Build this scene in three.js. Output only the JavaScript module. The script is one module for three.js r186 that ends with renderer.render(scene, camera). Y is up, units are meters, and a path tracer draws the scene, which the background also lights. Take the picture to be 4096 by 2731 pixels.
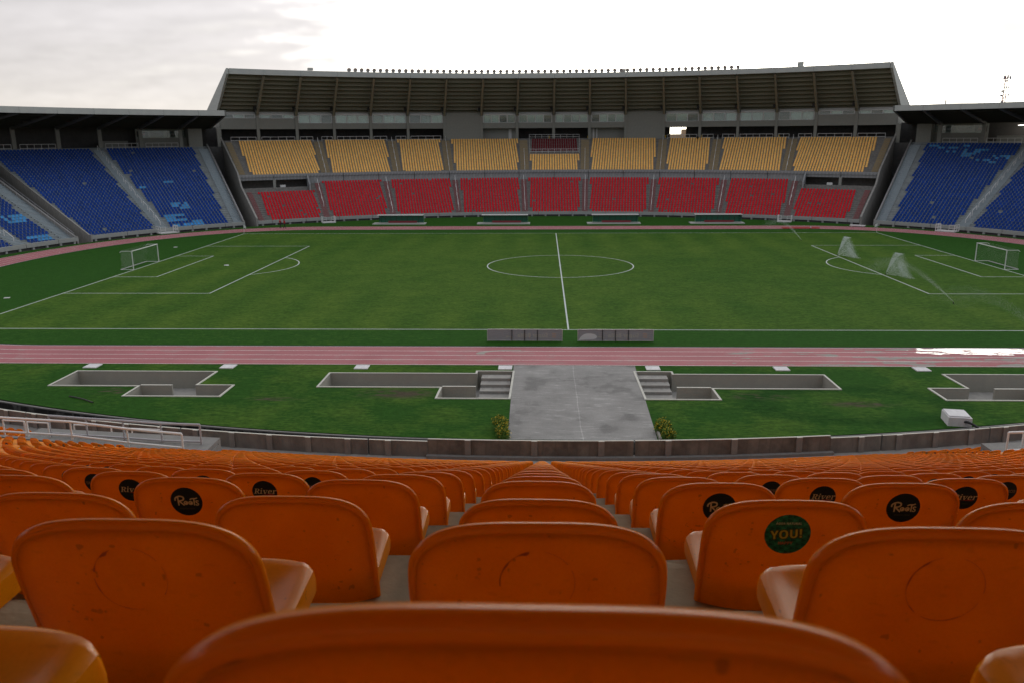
import * as THREE from 'three';
import { mergeGeometries } from 'three/addons/utils/BufferGeometryUtils.js';
import { MarchingCubes } from 'three/addons/objects/MarchingCubes.js';

// ---------------------------------------------------------------- camera, sky, sun, exposure
const scene = new THREE.Scene();
const camera = new THREE.PerspectiveCamera(44.635, 1024 / 682, 0.05, 6000);
camera.position.set(-2.2747, 16.6746, 109.0973);
camera.rotation.order = 'YXZ';
camera.rotation.set(-0.2423, 0.038, -0.0063);
camera.focus = 9;
camera.userData.fStop = 9;
scene.add(camera);

const renderer = new THREE.WebGLRenderer({ antialias: true });
renderer.setSize(1024, 682);
renderer.toneMapping = THREE.LinearToneMapping;
renderer.toneMappingExposure = 1.08;
renderer.shadowMap.enabled = true;

// seeded random numbers and tileable value noise
function rng(seed) { let a = seed >>> 0; return () => { a = (a + 0x6D2B79F5) | 0; let t = Math.imul(a ^ (a >>> 15), 1 | a); t = (t + Math.imul(t ^ (t >>> 7), 61 | t)) ^ t; return ((t ^ (t >>> 14)) >>> 0) / 4294967296; }; }
const HASH = (() => { const r = rng(7), h = new Float32Array(65536); for (let i = 0; i < 65536; i++) h[i] = r(); return h; })();
function vnoise(x, y, period = 256, seed = 0) {
  let xi = Math.floor(x), yi = Math.floor(y); const fx = x - xi, fy = y - yi;
  const sx = fx * fx * (3 - 2 * fx), sy = fy * fy * (3 - 2 * fy);
  const m = (n) => ((n % period) + period) % period;
  const x0 = m(xi), x1 = m(xi + 1), y0 = m(yi), y1 = m(yi + 1);
  const g = (a, b) => HASH[(a * 1619 + b * 31337 + seed * 6971 + ((a * b) & 255) * 7) & 65535];
  const a = g(x0, y0), b = g(x1, y0), c = g(x0, y1), d = g(x1, y1);
  return a + (b - a) * sx + (c - a) * sy + (a - b - c + d) * sx * sy;
}
function fbm(x, y, oct = 4, period = 256, seed = 0) { let s = 0, a = 0.5, n = 0; for (let o = 0; o < oct; o++) { s += a * vnoise(x, y, period, seed + o * 13); n += a; a *= 0.5; x *= 2; y *= 2; period *= 2; } return s / n; }
const clamp = (x, a = 0, b = 1) => Math.min(b, Math.max(a, x));
const smooth = (a, b, x) => { const t = clamp((x - a) / (b - a)); return t * t * (3 - 2 * t); };
const lerp = (a, b, t) => a + (b - a) * t;

const SUN_AZ = 0.128, SUN_EL = 0.062;                    // behind the far roof, a little right of straight ahead
const sunDir = new THREE.Vector3(Math.sin(SUN_AZ) * Math.cos(SUN_EL), Math.sin(SUN_EL), -Math.cos(SUN_AZ) * Math.cos(SUN_EL));
{
  const W = 2048, H = 1024, data = new Float32Array(W * H * 4);
  for (let j = 0; j < H; j++) {
    const el = ((j + 0.5) / H - 0.5) * Math.PI, y = Math.sin(el), ce = Math.cos(el);
    for (let i = 0; i < W; i++) {
      const ph = ((i + 0.5) / W - 0.5) * 2 * Math.PI, x = Math.cos(ph) * ce, z = Math.sin(ph) * ce;
      const c = clamp(x * sunDir.x + y * sunDir.y + z * sunDir.z, -1, 1), g = Math.acos(c);
      const up = Math.max(y, 0), k = 1 / (up + 0.16);
      // broken high cloud, drawn on a flat layer overhead
      const cx = x * k * 2.1, cz = z * k * 2.1;
      const n1 = fbm(cx * 1.1 + 40, cz * 2.4 + 17, 6, 256, 3), n2 = fbm(cx * 4 + 9, cz * 7 + 80, 5, 256, 5);
      const az = Math.atan2(x, -z) - SUN_AZ;
      const bankL = smooth(-0.16, -0.46, az + 0.35 * (n1 - 0.5) + 0.10 * (n2 - 0.5)) * smooth(-3.1, -2.2, az);   // a cloud bank fills the left
      const cl = clamp(Math.max(bankL * (0.85 + 0.4 * n1), smooth(0.46, 0.68, n1 * 0.78 + n2 * 0.22)));
      const glow = 3.2 * Math.exp(-((g / 0.34) ** 2)) + 2.4 * Math.exp(-((g / 0.82) ** 1.7)) + 0.5 * Math.exp(-g / 1.1);
      const base = 0.42 + 0.10 * (1 - up);
      let r = base * 0.90 + glow * 1.0, gg = base * 0.97 + glow * 0.955, b = base * 1.10 + glow * 0.86;
      const warm = Math.exp(-up * 9) * (0.35 + 0.65 * Math.exp(-g / 0.9));
      r *= 1 + 0.05 * warm; b *= 1 - 0.13 * warm;
      const lowSky = Math.exp(-up * 14), grey = 0.52 + 0.15 * (n2 - 0.5) + 0.20 * (n1 - 0.5) + 0.55 * Math.exp(-g / 0.30) + 0.15 * lowSky, lum = (r + gg + b) / 3, k2 = Math.min(1, grey / lum), mixc = cl * 0.95;
      r = lerp(r, lum * k2 * (1.02 + 0.05 * lowSky), mixc); gg = lerp(gg, lum * k2 * 0.985, mixc); b = lerp(b, lum * k2 * (1.03 - 0.17 * lowSky), mixc);
      const o = (j * W + i) * 4, below = y < 0 ? 0.35 : 1;
      data[o] = r * below; data[o + 1] = gg * below; data[o + 2] = b * below; data[o + 3] = 1;
    }
  }
  const t = new THREE.DataTexture(data, W, H, THREE.RGBAFormat, THREE.FloatType);
  t.mapping = THREE.EquirectangularReflectionMapping; t.colorSpace = THREE.LinearSRGBColorSpace; t.magFilter = t.minFilter = THREE.LinearFilter; t.needsUpdate = true;
  scene.background = t; scene.environment = t;
}
const sun = new THREE.DirectionalLight(0xffdfb8, 2.0);
sun.position.copy(sunDir).multiplyScalar(400); sun.castShadow = true; sun.shadow.radius = 2;
Object.assign(sun.shadow.camera, { left: -160, right: 160, top: 160, bottom: -160, near: 1, far: 900 });
sun.shadow.mapSize.set(4096, 4096);
scene.add(sun, sun.target);

// ---------------------------------------------------------------- naming
const used = new Map();
function numbered(n) { const k = used.get(n) ?? 0; used.set(n, k + 1); return k ? `${n}_${String(k).padStart(3, '0')}` : n; }
function tag(o, label, category, group) { o.userData.label = label; o.userData.category = category; if (group) o.userData.group = group; return o; }
function thing(name, label, category, pos = [0, 0, 0], turn = 0, group) {
  const g = new THREE.Group(); g.name = numbered(name); g.position.set(...pos); g.rotation.y = turn; scene.add(g); return tag(g, label, category, group);
}
function part(parent, name, geo, mat, label) {
  const m = new THREE.Mesh(geo, mat); m.name = name; m.castShadow = m.receiveShadow = true; if (label) m.userData.label = label; parent.add(m); return m;
}
function solo(name, geo, mat, label, category, group) {
  const m = new THREE.Mesh(geo, mat); m.name = numbered(name); m.castShadow = m.receiveShadow = true; scene.add(m); return tag(m, label, category, group);
}
function structure(name, geo, mat) { const m = new THREE.Mesh(geo, mat); m.name = numbered(name); m.receiveShadow = m.castShadow = true; m.userData.kind = 'structure'; scene.add(m); return m; }

// ---------------------------------------------------------------- geometry helpers
const V = (x, y, z) => new THREE.Vector3(x, y, z);
class GB {                                               // flat-shaded quads and boxes with uv in metres
  constructor() { this.p = []; this.t = []; }
  tri(a, b, c, ua, ub, uc) { this.p.push(...a, ...b, ...c); this.t.push(...ua, ...ub, ...uc); return this; }
  quad(a, b, c, d, uv) {
    if (!uv) {
      const w = Math.hypot(b[0] - a[0], b[1] - a[1], b[2] - a[2]), h = Math.hypot(d[0] - a[0], d[1] - a[1], d[2] - a[2]);
      const ny = Math.abs((b[2] - a[2]) * (d[0] - a[0]) - (b[0] - a[0]) * (d[2] - a[2])), o = ny > 0.7 * w * h ? [a[0], a[2]] : [a[0] * 0.7 + a[2] * 0.7, a[1]];
      uv = [[o[0], o[1]], [o[0] + w, o[1]], [o[0] + w, o[1] + h], [o[0], o[1] + h]];
    }
    this.tri(a, b, c, uv[0], uv[1], uv[2]); this.tri(a, c, d, uv[0], uv[2], uv[3]); return this;
  }
  hexa(q) {                                              // eight corners: bottom 0-3, top 4-7
    this.quad(q[3], q[2], q[1], q[0]); this.quad(q[4], q[5], q[6], q[7]);
    for (let i = 0; i < 4; i++) { const j = (i + 1) % 4; this.quad(q[i], q[j], q[j + 4], q[i + 4]); }
    return this;
  }
  box(cx, cy, cz, w, h, d, turn = 0) {
    const c = Math.cos(turn), s = Math.sin(turn), q = [];
    for (const y of [-h / 2, h / 2]) for (const [x, z] of [[-w / 2, d / 2], [w / 2, d / 2], [w / 2, -d / 2], [-w / 2, -d / 2]]) q.push([cx + x * c + z * s, cy + y, cz - x * s + z * c]);
    return this.hexa(q);
  }
  geo() { const g = new THREE.BufferGeometry(); g.setAttribute('position', new THREE.Float32BufferAttribute(this.p, 3)); g.setAttribute('uv', new THREE.Float32BufferAttribute(this.t, 2)); g.computeVertexNormals(); return g; }
}
const boxGeo = (...a) => new GB().box(...a).geo();
function bar(a, b, r = 0.03, seg = 7) {
  const A = V(...a), B = V(...b), L = A.distanceTo(B), g = new THREE.CylinderGeometry(r, r, L, seg, 1);
  g.applyQuaternion(new THREE.Quaternion().setFromUnitVectors(V(0, 1, 0), B.clone().sub(A).normalize()));
  g.translate((A.x + B.x) / 2, (A.y + B.y) / 2, (A.z + B.z) / 2); return g;
}
const merge = (l) => mergeGeometries(l.map((g) => { const n = g.index ? g.toNonIndexed() : g; for (const k of Object.keys(n.attributes)) if (!['position', 'normal', 'uv'].includes(k)) n.deleteAttribute(k); return n; }), false);
function grid(nu, nv, f) {                               // smooth indexed sheet; f(i, j) returns [x, y, z, u, v]
  const p = [], t = [], ix = [];
  for (let j = 0; j <= nv; j++) for (let i = 0; i <= nu; i++) { const q = f(i, j); p.push(q[0], q[1], q[2]); t.push(q[3] ?? q[0], q[4] ?? q[2]); }
  for (let j = 0; j < nv; j++) for (let i = 0; i < nu; i++) { const a = j * (nu + 1) + i, b = a + 1, c = a + nu + 1, d = c + 1; ix.push(a, b, d, a, d, c); }
  const g = new THREE.BufferGeometry(); g.setAttribute('position', new THREE.Float32BufferAttribute(p, 3)); g.setAttribute('uv', new THREE.Float32BufferAttribute(t, 2)); g.setIndex(ix); g.computeVertexNormals(); return g;
}

// ---------------------------------------------------------------- textures and materials
const s8 = (v) => Math.round(255 * (v <= 0.0031308 ? 12.92 * v : 1.055 * Math.pow(clamp(v), 1 / 2.4) - 0.055));
function colorTex(w, h, fn, rx = 1, ry = 1) {            // fn(u, v) returns linear rgb
  const d = new Uint8Array(w * h * 4);
  for (let j = 0; j < h; j++) for (let i = 0; i < w; i++) { const c = fn((i + 0.5) / w, (j + 0.5) / h), o = (j * w + i) * 4; d[o] = s8(c[0]); d[o + 1] = s8(c[1]); d[o + 2] = s8(c[2]); d[o + 3] = 255; }
  const t = new THREE.DataTexture(d, w, h); t.colorSpace = THREE.SRGBColorSpace; return setup(t, rx, ry);
}
function dataTex(w, h, fn, rx = 1, ry = 1) {
  const d = new Uint8Array(w * h * 4);
  for (let j = 0; j < h; j++) for (let i = 0; i < w; i++) { const c = Math.round(255 * clamp(fn((i + 0.5) / w, (j + 0.5) / h))), o = (j * w + i) * 4; d[o] = d[o + 1] = d[o + 2] = c; d[o + 3] = 255; }
  return setup(new THREE.DataTexture(d, w, h), rx, ry);
}
function setup(t, rx, ry) { t.wrapS = t.wrapT = THREE.RepeatWrapping; t.magFilter = THREE.LinearFilter; t.minFilter = THREE.LinearMipmapLinearFilter; t.generateMipmaps = true; t.repeat.set(rx, ry); t.needsUpdate = true; return t; }
const lin = (r, g, b) => new THREE.Color().setRGB(r, g, b);
const mat = (c, rough = 0.8, o = {}) => new THREE.MeshStandardMaterial({ color: Array.isArray(c) ? lin(...c) : c, roughness: rough, side: THREE.DoubleSide, ...o });

// weathered concrete: blotches, fine grain, dark run-off streaks
const concreteTex = (tone, blotch, streak, seed) => colorTex(512, 512, (u, v) => {
  const n = fbm(u * 8, v * 8, 5, 8, seed), f = vnoise(u * 220, v * 220, 220, seed + 3), s = fbm(u * 30, v * 5, 3, 5, seed + 8), s2 = smooth(0.55, 0.8, s * 0.7 + n * 0.3);
  const k = (1 + blotch * (n - 0.5) * 2 + 0.16 * (f - 0.5)) * (1 - streak * s2);
  return [tone[0] * k, tone[1] * k, tone[2] * k * (1 - 0.04 * (n - 0.5))];
}, 0.25, 0.25);
const grainBump = dataTex(256, 256, (u, v) => 0.5 * vnoise(u * 128, v * 128, 128, 2) + 0.5 * fbm(u * 24, v * 24, 3, 24, 4), 1.2, 1.2);
const cMat = (tone, blotch, streak, seed, rough = 0.9, bump = 0.006) => new THREE.MeshPhysicalMaterial({ specularIntensity: 0.25, map: concreteTex(tone, blotch, streak, seed), roughness: rough, bumpMap: grainBump, bumpScale: bump, side: THREE.DoubleSide });
const M = {
  concrete: cMat([0.30, 0.295, 0.28], 0.22, 0.2, 11),
  wallPaint: cMat([0.29, 0.295, 0.27], 0.07, 0.08, 21),
  farWall: cMat([0.36, 0.38, 0.37], 0.10, 0.22, 31),
  beam: cMat([0.30, 0.31, 0.32], 0.3, 0.35, 41),
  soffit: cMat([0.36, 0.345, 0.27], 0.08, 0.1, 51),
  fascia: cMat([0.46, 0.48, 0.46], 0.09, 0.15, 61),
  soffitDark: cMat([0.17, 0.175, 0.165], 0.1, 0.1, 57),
  terrace: cMat([0.22, 0.215, 0.205], 0.3, 0.2, 71),
  terraceTan: cMat([0.27, 0.22, 0.135], 0.2, 0.15, 81),
  terraceBlue: cMat([0.26, 0.29, 0.30], 0.25, 0.15, 91),
  nearStep: cMat([0.27, 0.215, 0.155], 0.6, 0.25, 101, 0.92, 0.0012),
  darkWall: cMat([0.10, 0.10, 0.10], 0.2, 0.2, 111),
  pitWall: cMat([0.30, 0.295, 0.26], 0.07, 0.06, 121),
  pitRim: cMat([0.55, 0.55, 0.50], 0.12, 0.1, 131),
  slab: null,
  parapet: cMat([0.15, 0.14, 0.128], 0.5, 0.2, 151),
  parapetGrey: cMat([0.17, 0.168, 0.16], 0.4, 0.2, 155),
  parapetPost: cMat([0.22, 0.217, 0.21], 0.2, 0.2, 161),
  moat: null,
  whitePaint: mat([0.62, 0.63, 0.63], 0.5),
  whitePipe: mat([0.74, 0.74, 0.74], 0.38),
  greyPipe: mat([0.40, 0.40, 0.43], 0.45),
  line: mat([0.52, 0.58, 0.56], 0.9),
  whiteSlab: cMat([0.66, 0.66, 0.68], 0.14, 0.2, 171),
  redPaint: mat([0.30, 0.05, 0.06], 0.7), tanPaint: mat([0.36, 0.27, 0.14], 0.7), bluePaint: mat([0.34, 0.42, 0.48], 0.7),
  black: mat([0.015, 0.015, 0.016], 0.6), dark: mat([0.05, 0.05, 0.05], 0.8),
  glass: new THREE.MeshPhysicalMaterial({ color: lin(0.86, 0.92, 0.9), roughness: 0.04, transmission: 0.9, thickness: 0, side: THREE.DoubleSide }),
  blind: mat([0.82, 0.86, 0.84], 0.9), room: mat([0.5, 0.52, 0.5], 0.9),
  alu: mat([0.55, 0.56, 0.58], 0.4, { metalness: 0.3 }),
};
// stained moat wall: black mould running down from the coping
M.moat = new THREE.MeshStandardMaterial({ roughness: 0.95, side: THREE.DoubleSide, bumpMap: grainBump, bumpScale: 0.01, map: colorTex(512, 128, (u, v) => {
  const s = fbm(u * 90, v * 3, 4, 90, 9), n = fbm(u * 24, v * 6, 4, 24, 12), k = smooth(0.38, 0.66, s * 0.6 + n * 0.4), c = lerp(0.010, 0.11, k * k * k);
  return [c, c * 1.0, c * 0.96];
}, 1 / 24, 1 / 3) });
M.slab = new THREE.MeshStandardMaterial({ roughness: 0.93, side: THREE.DoubleSide, bumpMap: grainBump, bumpScale: 0.012, map: colorTex(1024, 1024, (u, v) => {
  const n = fbm(u * 6, v * 8, 6, 8, 14), s = fbm(u * 14, v * 90, 4, 90, 15), f = vnoise(u * 400, v * 400, 400, 3);
  let k = 0.225 * (1 + 0.6 * (n - 0.5) + 0.3 * (s - 0.5) + 0.3 * (f - 0.5));
  const crack = Math.abs(u - 0.5 - 0.012 * (fbm(v * 6, 3, 3, 64, 2) - 0.5)); if (crack < 0.0035) k *= 1.35;
  if (s > 0.70) k *= 1.18; k *= 1 - 0.2 * smooth(0.42, 0.3, n);
  return [k, k * 0.99, k * 0.97];
}) });

// ---------------------------------------------------------------- setting: ground, lawn, pitch, track
const PX = 55.5, PZ = 37.4;                              // half length and half width of the pitch
structure('ground', new THREE.PlaneGeometry(8000, 8000).rotateX(-Math.PI / 2).translate(0, -3, 0), mat([0.10, 0.09, 0.075], 0.95));

// sunken team shelters: outlines seen in plan (x, z)
const mirror = (p) => p.map(([x, z]) => [-x, z]).reverse();
const pitA = [[-36.6, 51.2], [-26.3, 51.2], [-26.4, 54.6], [-23.8, 54.6], [-23.8, 57.05], [-30.2, 57.05], [-30.2, 54.75], [-36.6, 54.75]];
const pitB = [[-17.7, 51.45], [-7.0, 51.45], [-7.0, 50.8], [-4.45, 50.8], [-4.5, 57.2], [-9.2, 57.2], [-9.15, 54.75], [-17.7, 54.75]];
const pits = [pitA, pitB, mirror(pitB), mirror(pitA)];
// lawn texture: one map over the whole lawn, 180 m by 150 m
const lawnMap = colorTex(2048, 1706, (u, v) => {
  const x = (u - 0.5) * 180, z = (v - 0.5) * 150;
  const big = fbm(x * 0.05 + 30, z * 0.05 + 30, 4, 256, 1), mid = fbm(x * 0.35 + 60, z * 0.35 + 60, 4, 256, 6), fine = vnoise(x * 7 + 700, z * 7 + 700, 4096, 8), fib = vnoise(x * 2.2 + 300, z * 11 + 900, 4096, 9);
  const onPitch = smooth(-0.4, 0.6, Math.min(PX + 0.2 - Math.abs(x), PZ + 0.2 - Math.abs(z)));
  let dry = 0.55 * onPitch + (0.9 - 0.4 * onPitch) * (big - 0.5) + 0.45 * (mid - 0.5);
  dry += onPitch * 0.14 * Math.sin(x * 2 * Math.PI / 6.4) * smooth(0.35, 0.65, fbm(x * 0.02 + 9, z * 0.03 + 4, 2, 64, 22) + 0.1);
  if (z > 49) dry += 0.16 + 0.9 * (mid - 0.45);
  if (!onPitch && z < 49) dry -= 0.25;
  dry = clamp(dry + 0.30 * (fine - 0.5) + 0.34 * (fib - 0.5));
  let c = [lerp(0.025, 0.082, dry), lerp(0.086, 0.148, dry), lerp(0.012, 0.022, dry)];
  // bare soil beside the shelters
  let bare = 0;
  for (const [bx, bz, rx, rz] of [[-31.5, 55.9, 2.4, 0.9], [-12, 56.2, 3.6, 1.3], [12, 56.4, 2.6, 1.0], [-20, 57.5, 2.2, 0.5], [3, 66, 2, 0.6], [-6, 55, 1.2, 0.5], [18, 58, 2.8, 0.7]]) bare = Math.max(bare, smooth(1.2, 0.2, Math.hypot((x - bx) / rx, (z - bz) / rz)) * smooth(0.42, 0.66, mid * 0.6 + fib * 0.4));
  // a darker ring of longer grass on the right-hand lawn
  if (z > 49) { const q = Math.abs(Math.hypot((x - 17.5) / 6.2, (z - 58) / 3.4) - 1); c = c.map((k, i) => k * (1 - [0.45, 0.28, 0.3][i] * smooth(0.34, 0.05, q) * (0.6 + 0.7 * mid))); }
  c = [lerp(c[0], 0.075, bare), lerp(c[1], 0.062, bare), lerp(c[2], 0.045, bare)];
  const k = 0.70 + 0.60 * (0.5 * fine + 0.5 * fib);
  return [c[0] * k, c[1] * k, c[2] * k];
});
const lawnBump = dataTex(512, 512, (u, v) => 0.6 * vnoise(u * 256, v * 256, 256, 5) + 0.4 * fbm(u * 40, v * 40, 3, 40, 6), 1, 1);
lawnBump.repeat.set(180 / 3, 150 / 3);
M.lawn = new THREE.MeshPhysicalMaterial({ specularIntensity: 0.08, map: lawnMap, bumpMap: lawnBump, bumpScale: 0.035, roughness: 0.95, side: THREE.DoubleSide });
{
  const s = new THREE.Shape(), N = 90;
  for (let i = 0; i <= N; i++) { const a = -Math.PI / 2 + Math.PI * i / N, x = 83 * Math.sin(a), z = -69.3 * Math.cos(a); i ? s.lineTo(x, -z) : s.moveTo(x, -z); }
  for (let i = 0; i <= N; i++) { const a = Math.PI / 2 - Math.PI * i / N, x = 83 * Math.sin(a) - Math.cos(a), z = 64.8 * Math.cos(a); s.lineTo(x, -z); }
  for (const p of pits) { const h = new THREE.Path(); p.forEach(([x, z], i) => (i ? h.lineTo(x, -z) : h.moveTo(x, -z))); h.closePath(); s.holes.push(h); }
  const g = new THREE.ShapeGeometry(s, 8); g.rotateX(-Math.PI / 2);
  const p = g.attributes.position, uv = g.attributes.uv;
  for (let i = 0; i < p.count; i++) uv.setXY(i, p.getX(i) / 180 + 0.5, p.getZ(i) / 150 + 0.5);
  structure('lawn', g, M.lawn);
}
// running track: two straights and two half circles
const trackMap = colorTex(1024, 256, (u, v) => {
  const n = fbm(u * 24, v * 4, 5, 24, 3), f = vnoise(u * 500, v * 128, 512, 4), w = smooth(0.56, 0.72, fbm(u * 60, v * 14, 4, 60, 17) * 0.55 + n * 0.45), sc = fbm(u * 14, v * 70, 3, 70, 19);
  const k = 1 + 0.24 * (n - 0.5) + 0.16 * (f - 0.5) + 0.14 * (sc - 0.5);
  return [lerp(0.36, 0.26, w * 0.35) * k, lerp(0.13, 0.22, w * 0.35) * k, lerp(0.145, 0.21, w * 0.35) * k];
}, 1 / 48, 1 / 5.5);
M.track = new THREE.MeshPhysicalMaterial({ specularIntensity: 0.4, map: trackMap, roughness: 0.78, bumpMap: grainBump, bumpScale: 0.004, side: THREE.DoubleSide });
const TS = 44, TC = 12.4;                                 // straight half length; the ends are a little flattened
function trackLoop(r0, r1, y) {
  const path = [], N = 48; let run = 0;
  for (let i = 0; i <= 40; i++) path.push([lerp(-TS, TS, i / 40), 1, 0, lerp(0, 2 * TS, i / 40)]);
  run = 2 * TS;
  for (let i = 1; i < N; i++) { const a = Math.PI * i / N; path.push([TS, Math.cos(a), Math.sin(a), run + a * 46]); }
  run += Math.PI * 46;
  for (let i = 0; i <= 40; i++) path.push([lerp(TS, -TS, i / 40), -1, 0, run + lerp(0, 2 * TS, i / 40)]);
  run += 2 * TS;
  for (let i = 1; i <= N; i++) { const a = Math.PI + Math.PI * i / N; path.push([-TS, Math.cos(a), Math.sin(a), run + (a - Math.PI) * 46]); }
  return grid(path.length - 1, 1, (i, j) => { const q = path[i], r = j ? r1 : r0; return [q[0] + q[2] * (r - TC), y, q[1] * r, q[3], r - 43.5]; });
}
structure('running_track', trackLoop(43.5, 49.0, 0.012), M.track);
structure('track_kerb', trackLoop(43.28, 43.5, 0.02), mat([0.03, 0.03, 0.028], 0.95));
for (const r of [43.56, 44.86, 46.2, 47.55, 48.92]) structure('lane_line', trackLoop(r - 0.035, r + 0.035, 0.017), mat([0.72, 0.68, 0.68], 0.85));
// standing water on the right of the near straight, and bare grey patches
function patch(x0, x1, z0, z1, step, y, keep) {
  const b = new GB();
  for (let x = x0; x < x1; x += step) for (let z = z0; z < z1; z += step) if (keep(x + step / 2, z + step / 2)) b.quad([x, y, z + step], [x + step, y, z + step], [x + step, y, z], [x, y, z]);
  return b.geo();
}
structure('puddle', patch(25, 48, 43.6, 46.4, 0.06, 0.0205, (x, z) => { const n = fbm(x * 0.8 + 50, z * 4 + 50, 5, 256, 33), f = fbm(x * 3 + 9, z * 9 + 5, 3, 256, 35), e = smooth(24.6, 30, x) * smooth(46.5, 44.6, z); return n * 0.75 + f * 0.35 + e * 0.5 > 0.92; }), new THREE.MeshPhysicalMaterial({ color: lin(0.10, 0.035, 0.035), roughness: 0.03, ior: 1.33, clearcoat: 1, clearcoatRoughness: 0.02, side: THREE.DoubleSide }));
structure('worn_track', patch(12, 44, 43.7, 48.9, 0.09, 0.0145, (x, z) => fbm(x * 0.5 + 20, z * 2.2 + 90, 5, 256, 41) > 0.655 - 0.05 * smooth(14, 30, x)), mat([0.27, 0.25, 0.23], 0.9));
structure('worn_track', patch(-7.6, -3.2, 44.2, 46.0, 0.06, 0.0145, (x, z) => Math.abs(Math.hypot((x + 4.6) / 2.6, (z - 45.6) / 1.0) - 1) < 0.13 && z < 45.9 && x < -4), mat([0.30, 0.28, 0.25], 0.9));

// pitch markings
{
  const y = 0.01, w = 0.07, m = (n, b) => structure(n, b, M.line);
  const strip = (x0, z0, x1, z1) => { const L = Math.hypot(x1 - x0, z1 - z0), nx = -(z1 - z0) / L * w, nz = (x1 - x0) / L * w; return new GB().quad([x0 + nx, y, z0 + nz], [x1 + nx, y, z1 + nz], [x1 - nx, y, z1 - nz], [x0 - nx, y, z0 - nz]).geo(); };
  const arc = (cx, cz, r, a0, a1) => grid(64, 1, (i, j) => { const a = lerp(a0, a1, i / 64), q = r + (j ? w : -w); return [cx + Math.cos(a) * q, y, cz + Math.sin(a) * q]; });
  m('touchline', strip(-PX, PZ, PX, PZ)); m('touchline', strip(-PX, -PZ, PX, -PZ)); m('goal_line', strip(-PX, -PZ, -PX, PZ)); m('goal_line', strip(PX, -PZ, PX, PZ));
  m('halfway_line', strip(0, -PZ, 0, PZ)); m('centre_circle', arc(0, 0, 9.6, 0, Math.PI * 2)); m('centre_spot', arc(0, 0, 0.1, 0, Math.PI * 2));
  for (const s of [-1, 1]) {
    m('penalty_area_line', merge([strip(s * PX, -20.16, s * (PX - 16.5), -20.16), strip(s * (PX - 16.5), -20.16, s * (PX - 16.5), 20.16), strip(s * PX, 20.16, s * (PX - 16.5), 20.16)]));
    m('goal_area_line', merge([strip(s * PX, -9.16, s * (PX - 5.5), -9.16), strip(s * (PX - 5.5), -9.16, s * (PX - 5.5), 9.16), strip(s * PX, 9.16, s * (PX - 5.5), 9.16)]));
    const c = s > 0 ? Math.PI : 0; m('penalty_arc', arc(s * (PX - 11), 0, 9.3, c - 0.93, c + 0.93));
    m('penalty_spot', arc(s * (PX - 11), 0, 0.12, 0, Math.PI * 2));
  }
}

// ---------------------------------------------------------------- sunken shelters and the ramp slab
function pitThing(poly, label, side, stairs) {
  const cx = poly.reduce((a, p) => a + p[0], 0) / poly.length, cz = poly.reduce((a, p) => a + p[1], 0) / poly.length, D = 1.25;
  const t = thing('sunken_shelter', label, 'dugout', [cx, 0, cz]);
  const P = poly.map(([x, z]) => [x - cx, z - cz]), n = P.length;
  for (let i = 0; i < n; i++) { const [a, b] = [P[i], P[(i + 1) % n]]; part(t, 'wall', new GB().quad([a[0], -D, a[1]], [b[0], -D, b[1]], [b[0], 0.02, b[1]], [a[0], 0.02, a[1]]).geo(), M.pitWall); }
  const s = new THREE.Shape(); P.forEach(([x, z], i) => (i ? s.lineTo(x, -z) : s.moveTo(x, -z)));
  part(t, 'floor', new THREE.ShapeGeometry(s).rotateX(-Math.PI / 2).translate(0, -D, 0), M.concrete);
  for (let i = 0; i < n; i++) {                         // coping stones, 12 cm wide, just outside the outline
    const a = P[(i + n - 1) % n], b = P[i], c = P[(i + 1) % n], d = P[(i + 2) % n], off = (p, q) => { const L = Math.hypot(q[0] - p[0], q[1] - p[1]); return [(q[1] - p[1]) / L, -(q[0] - p[0]) / L]; };
    const cr = (p, q) => { const n1 = p, n2 = q, k = 1 / (1 + n1[0] * n2[0] + n1[1] * n2[1]); return [(n1[0] + n2[0]) * k, (n1[1] + n2[1]) * k]; };
    const w = 0.14, sgn = side;
    const n0 = off(a, b), n1 = off(b, c), n2 = off(c, d), m0 = cr(n0, n1), m1 = cr(n1, n2);
    const B = [b[0] + m0[0] * w * sgn, b[1] + m0[1] * w * sgn], C = [c[0] + m1[0] * w * sgn, c[1] + m1[1] * w * sgn];
    part(t, 'coping', new GB().hexa([[b[0], 0.0, b[1]], [c[0], 0.0, c[1]], [C[0], -0.05, C[1]], [B[0], -0.05, B[1]], [b[0], 0.055, b[1]], [c[0], 0.055, c[1]], [C[0], 0.055, C[1]], [B[0], 0.055, B[1]]]).geo(), M.pitRim);
  }
  return { t, cx, cz, D };
}
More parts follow.
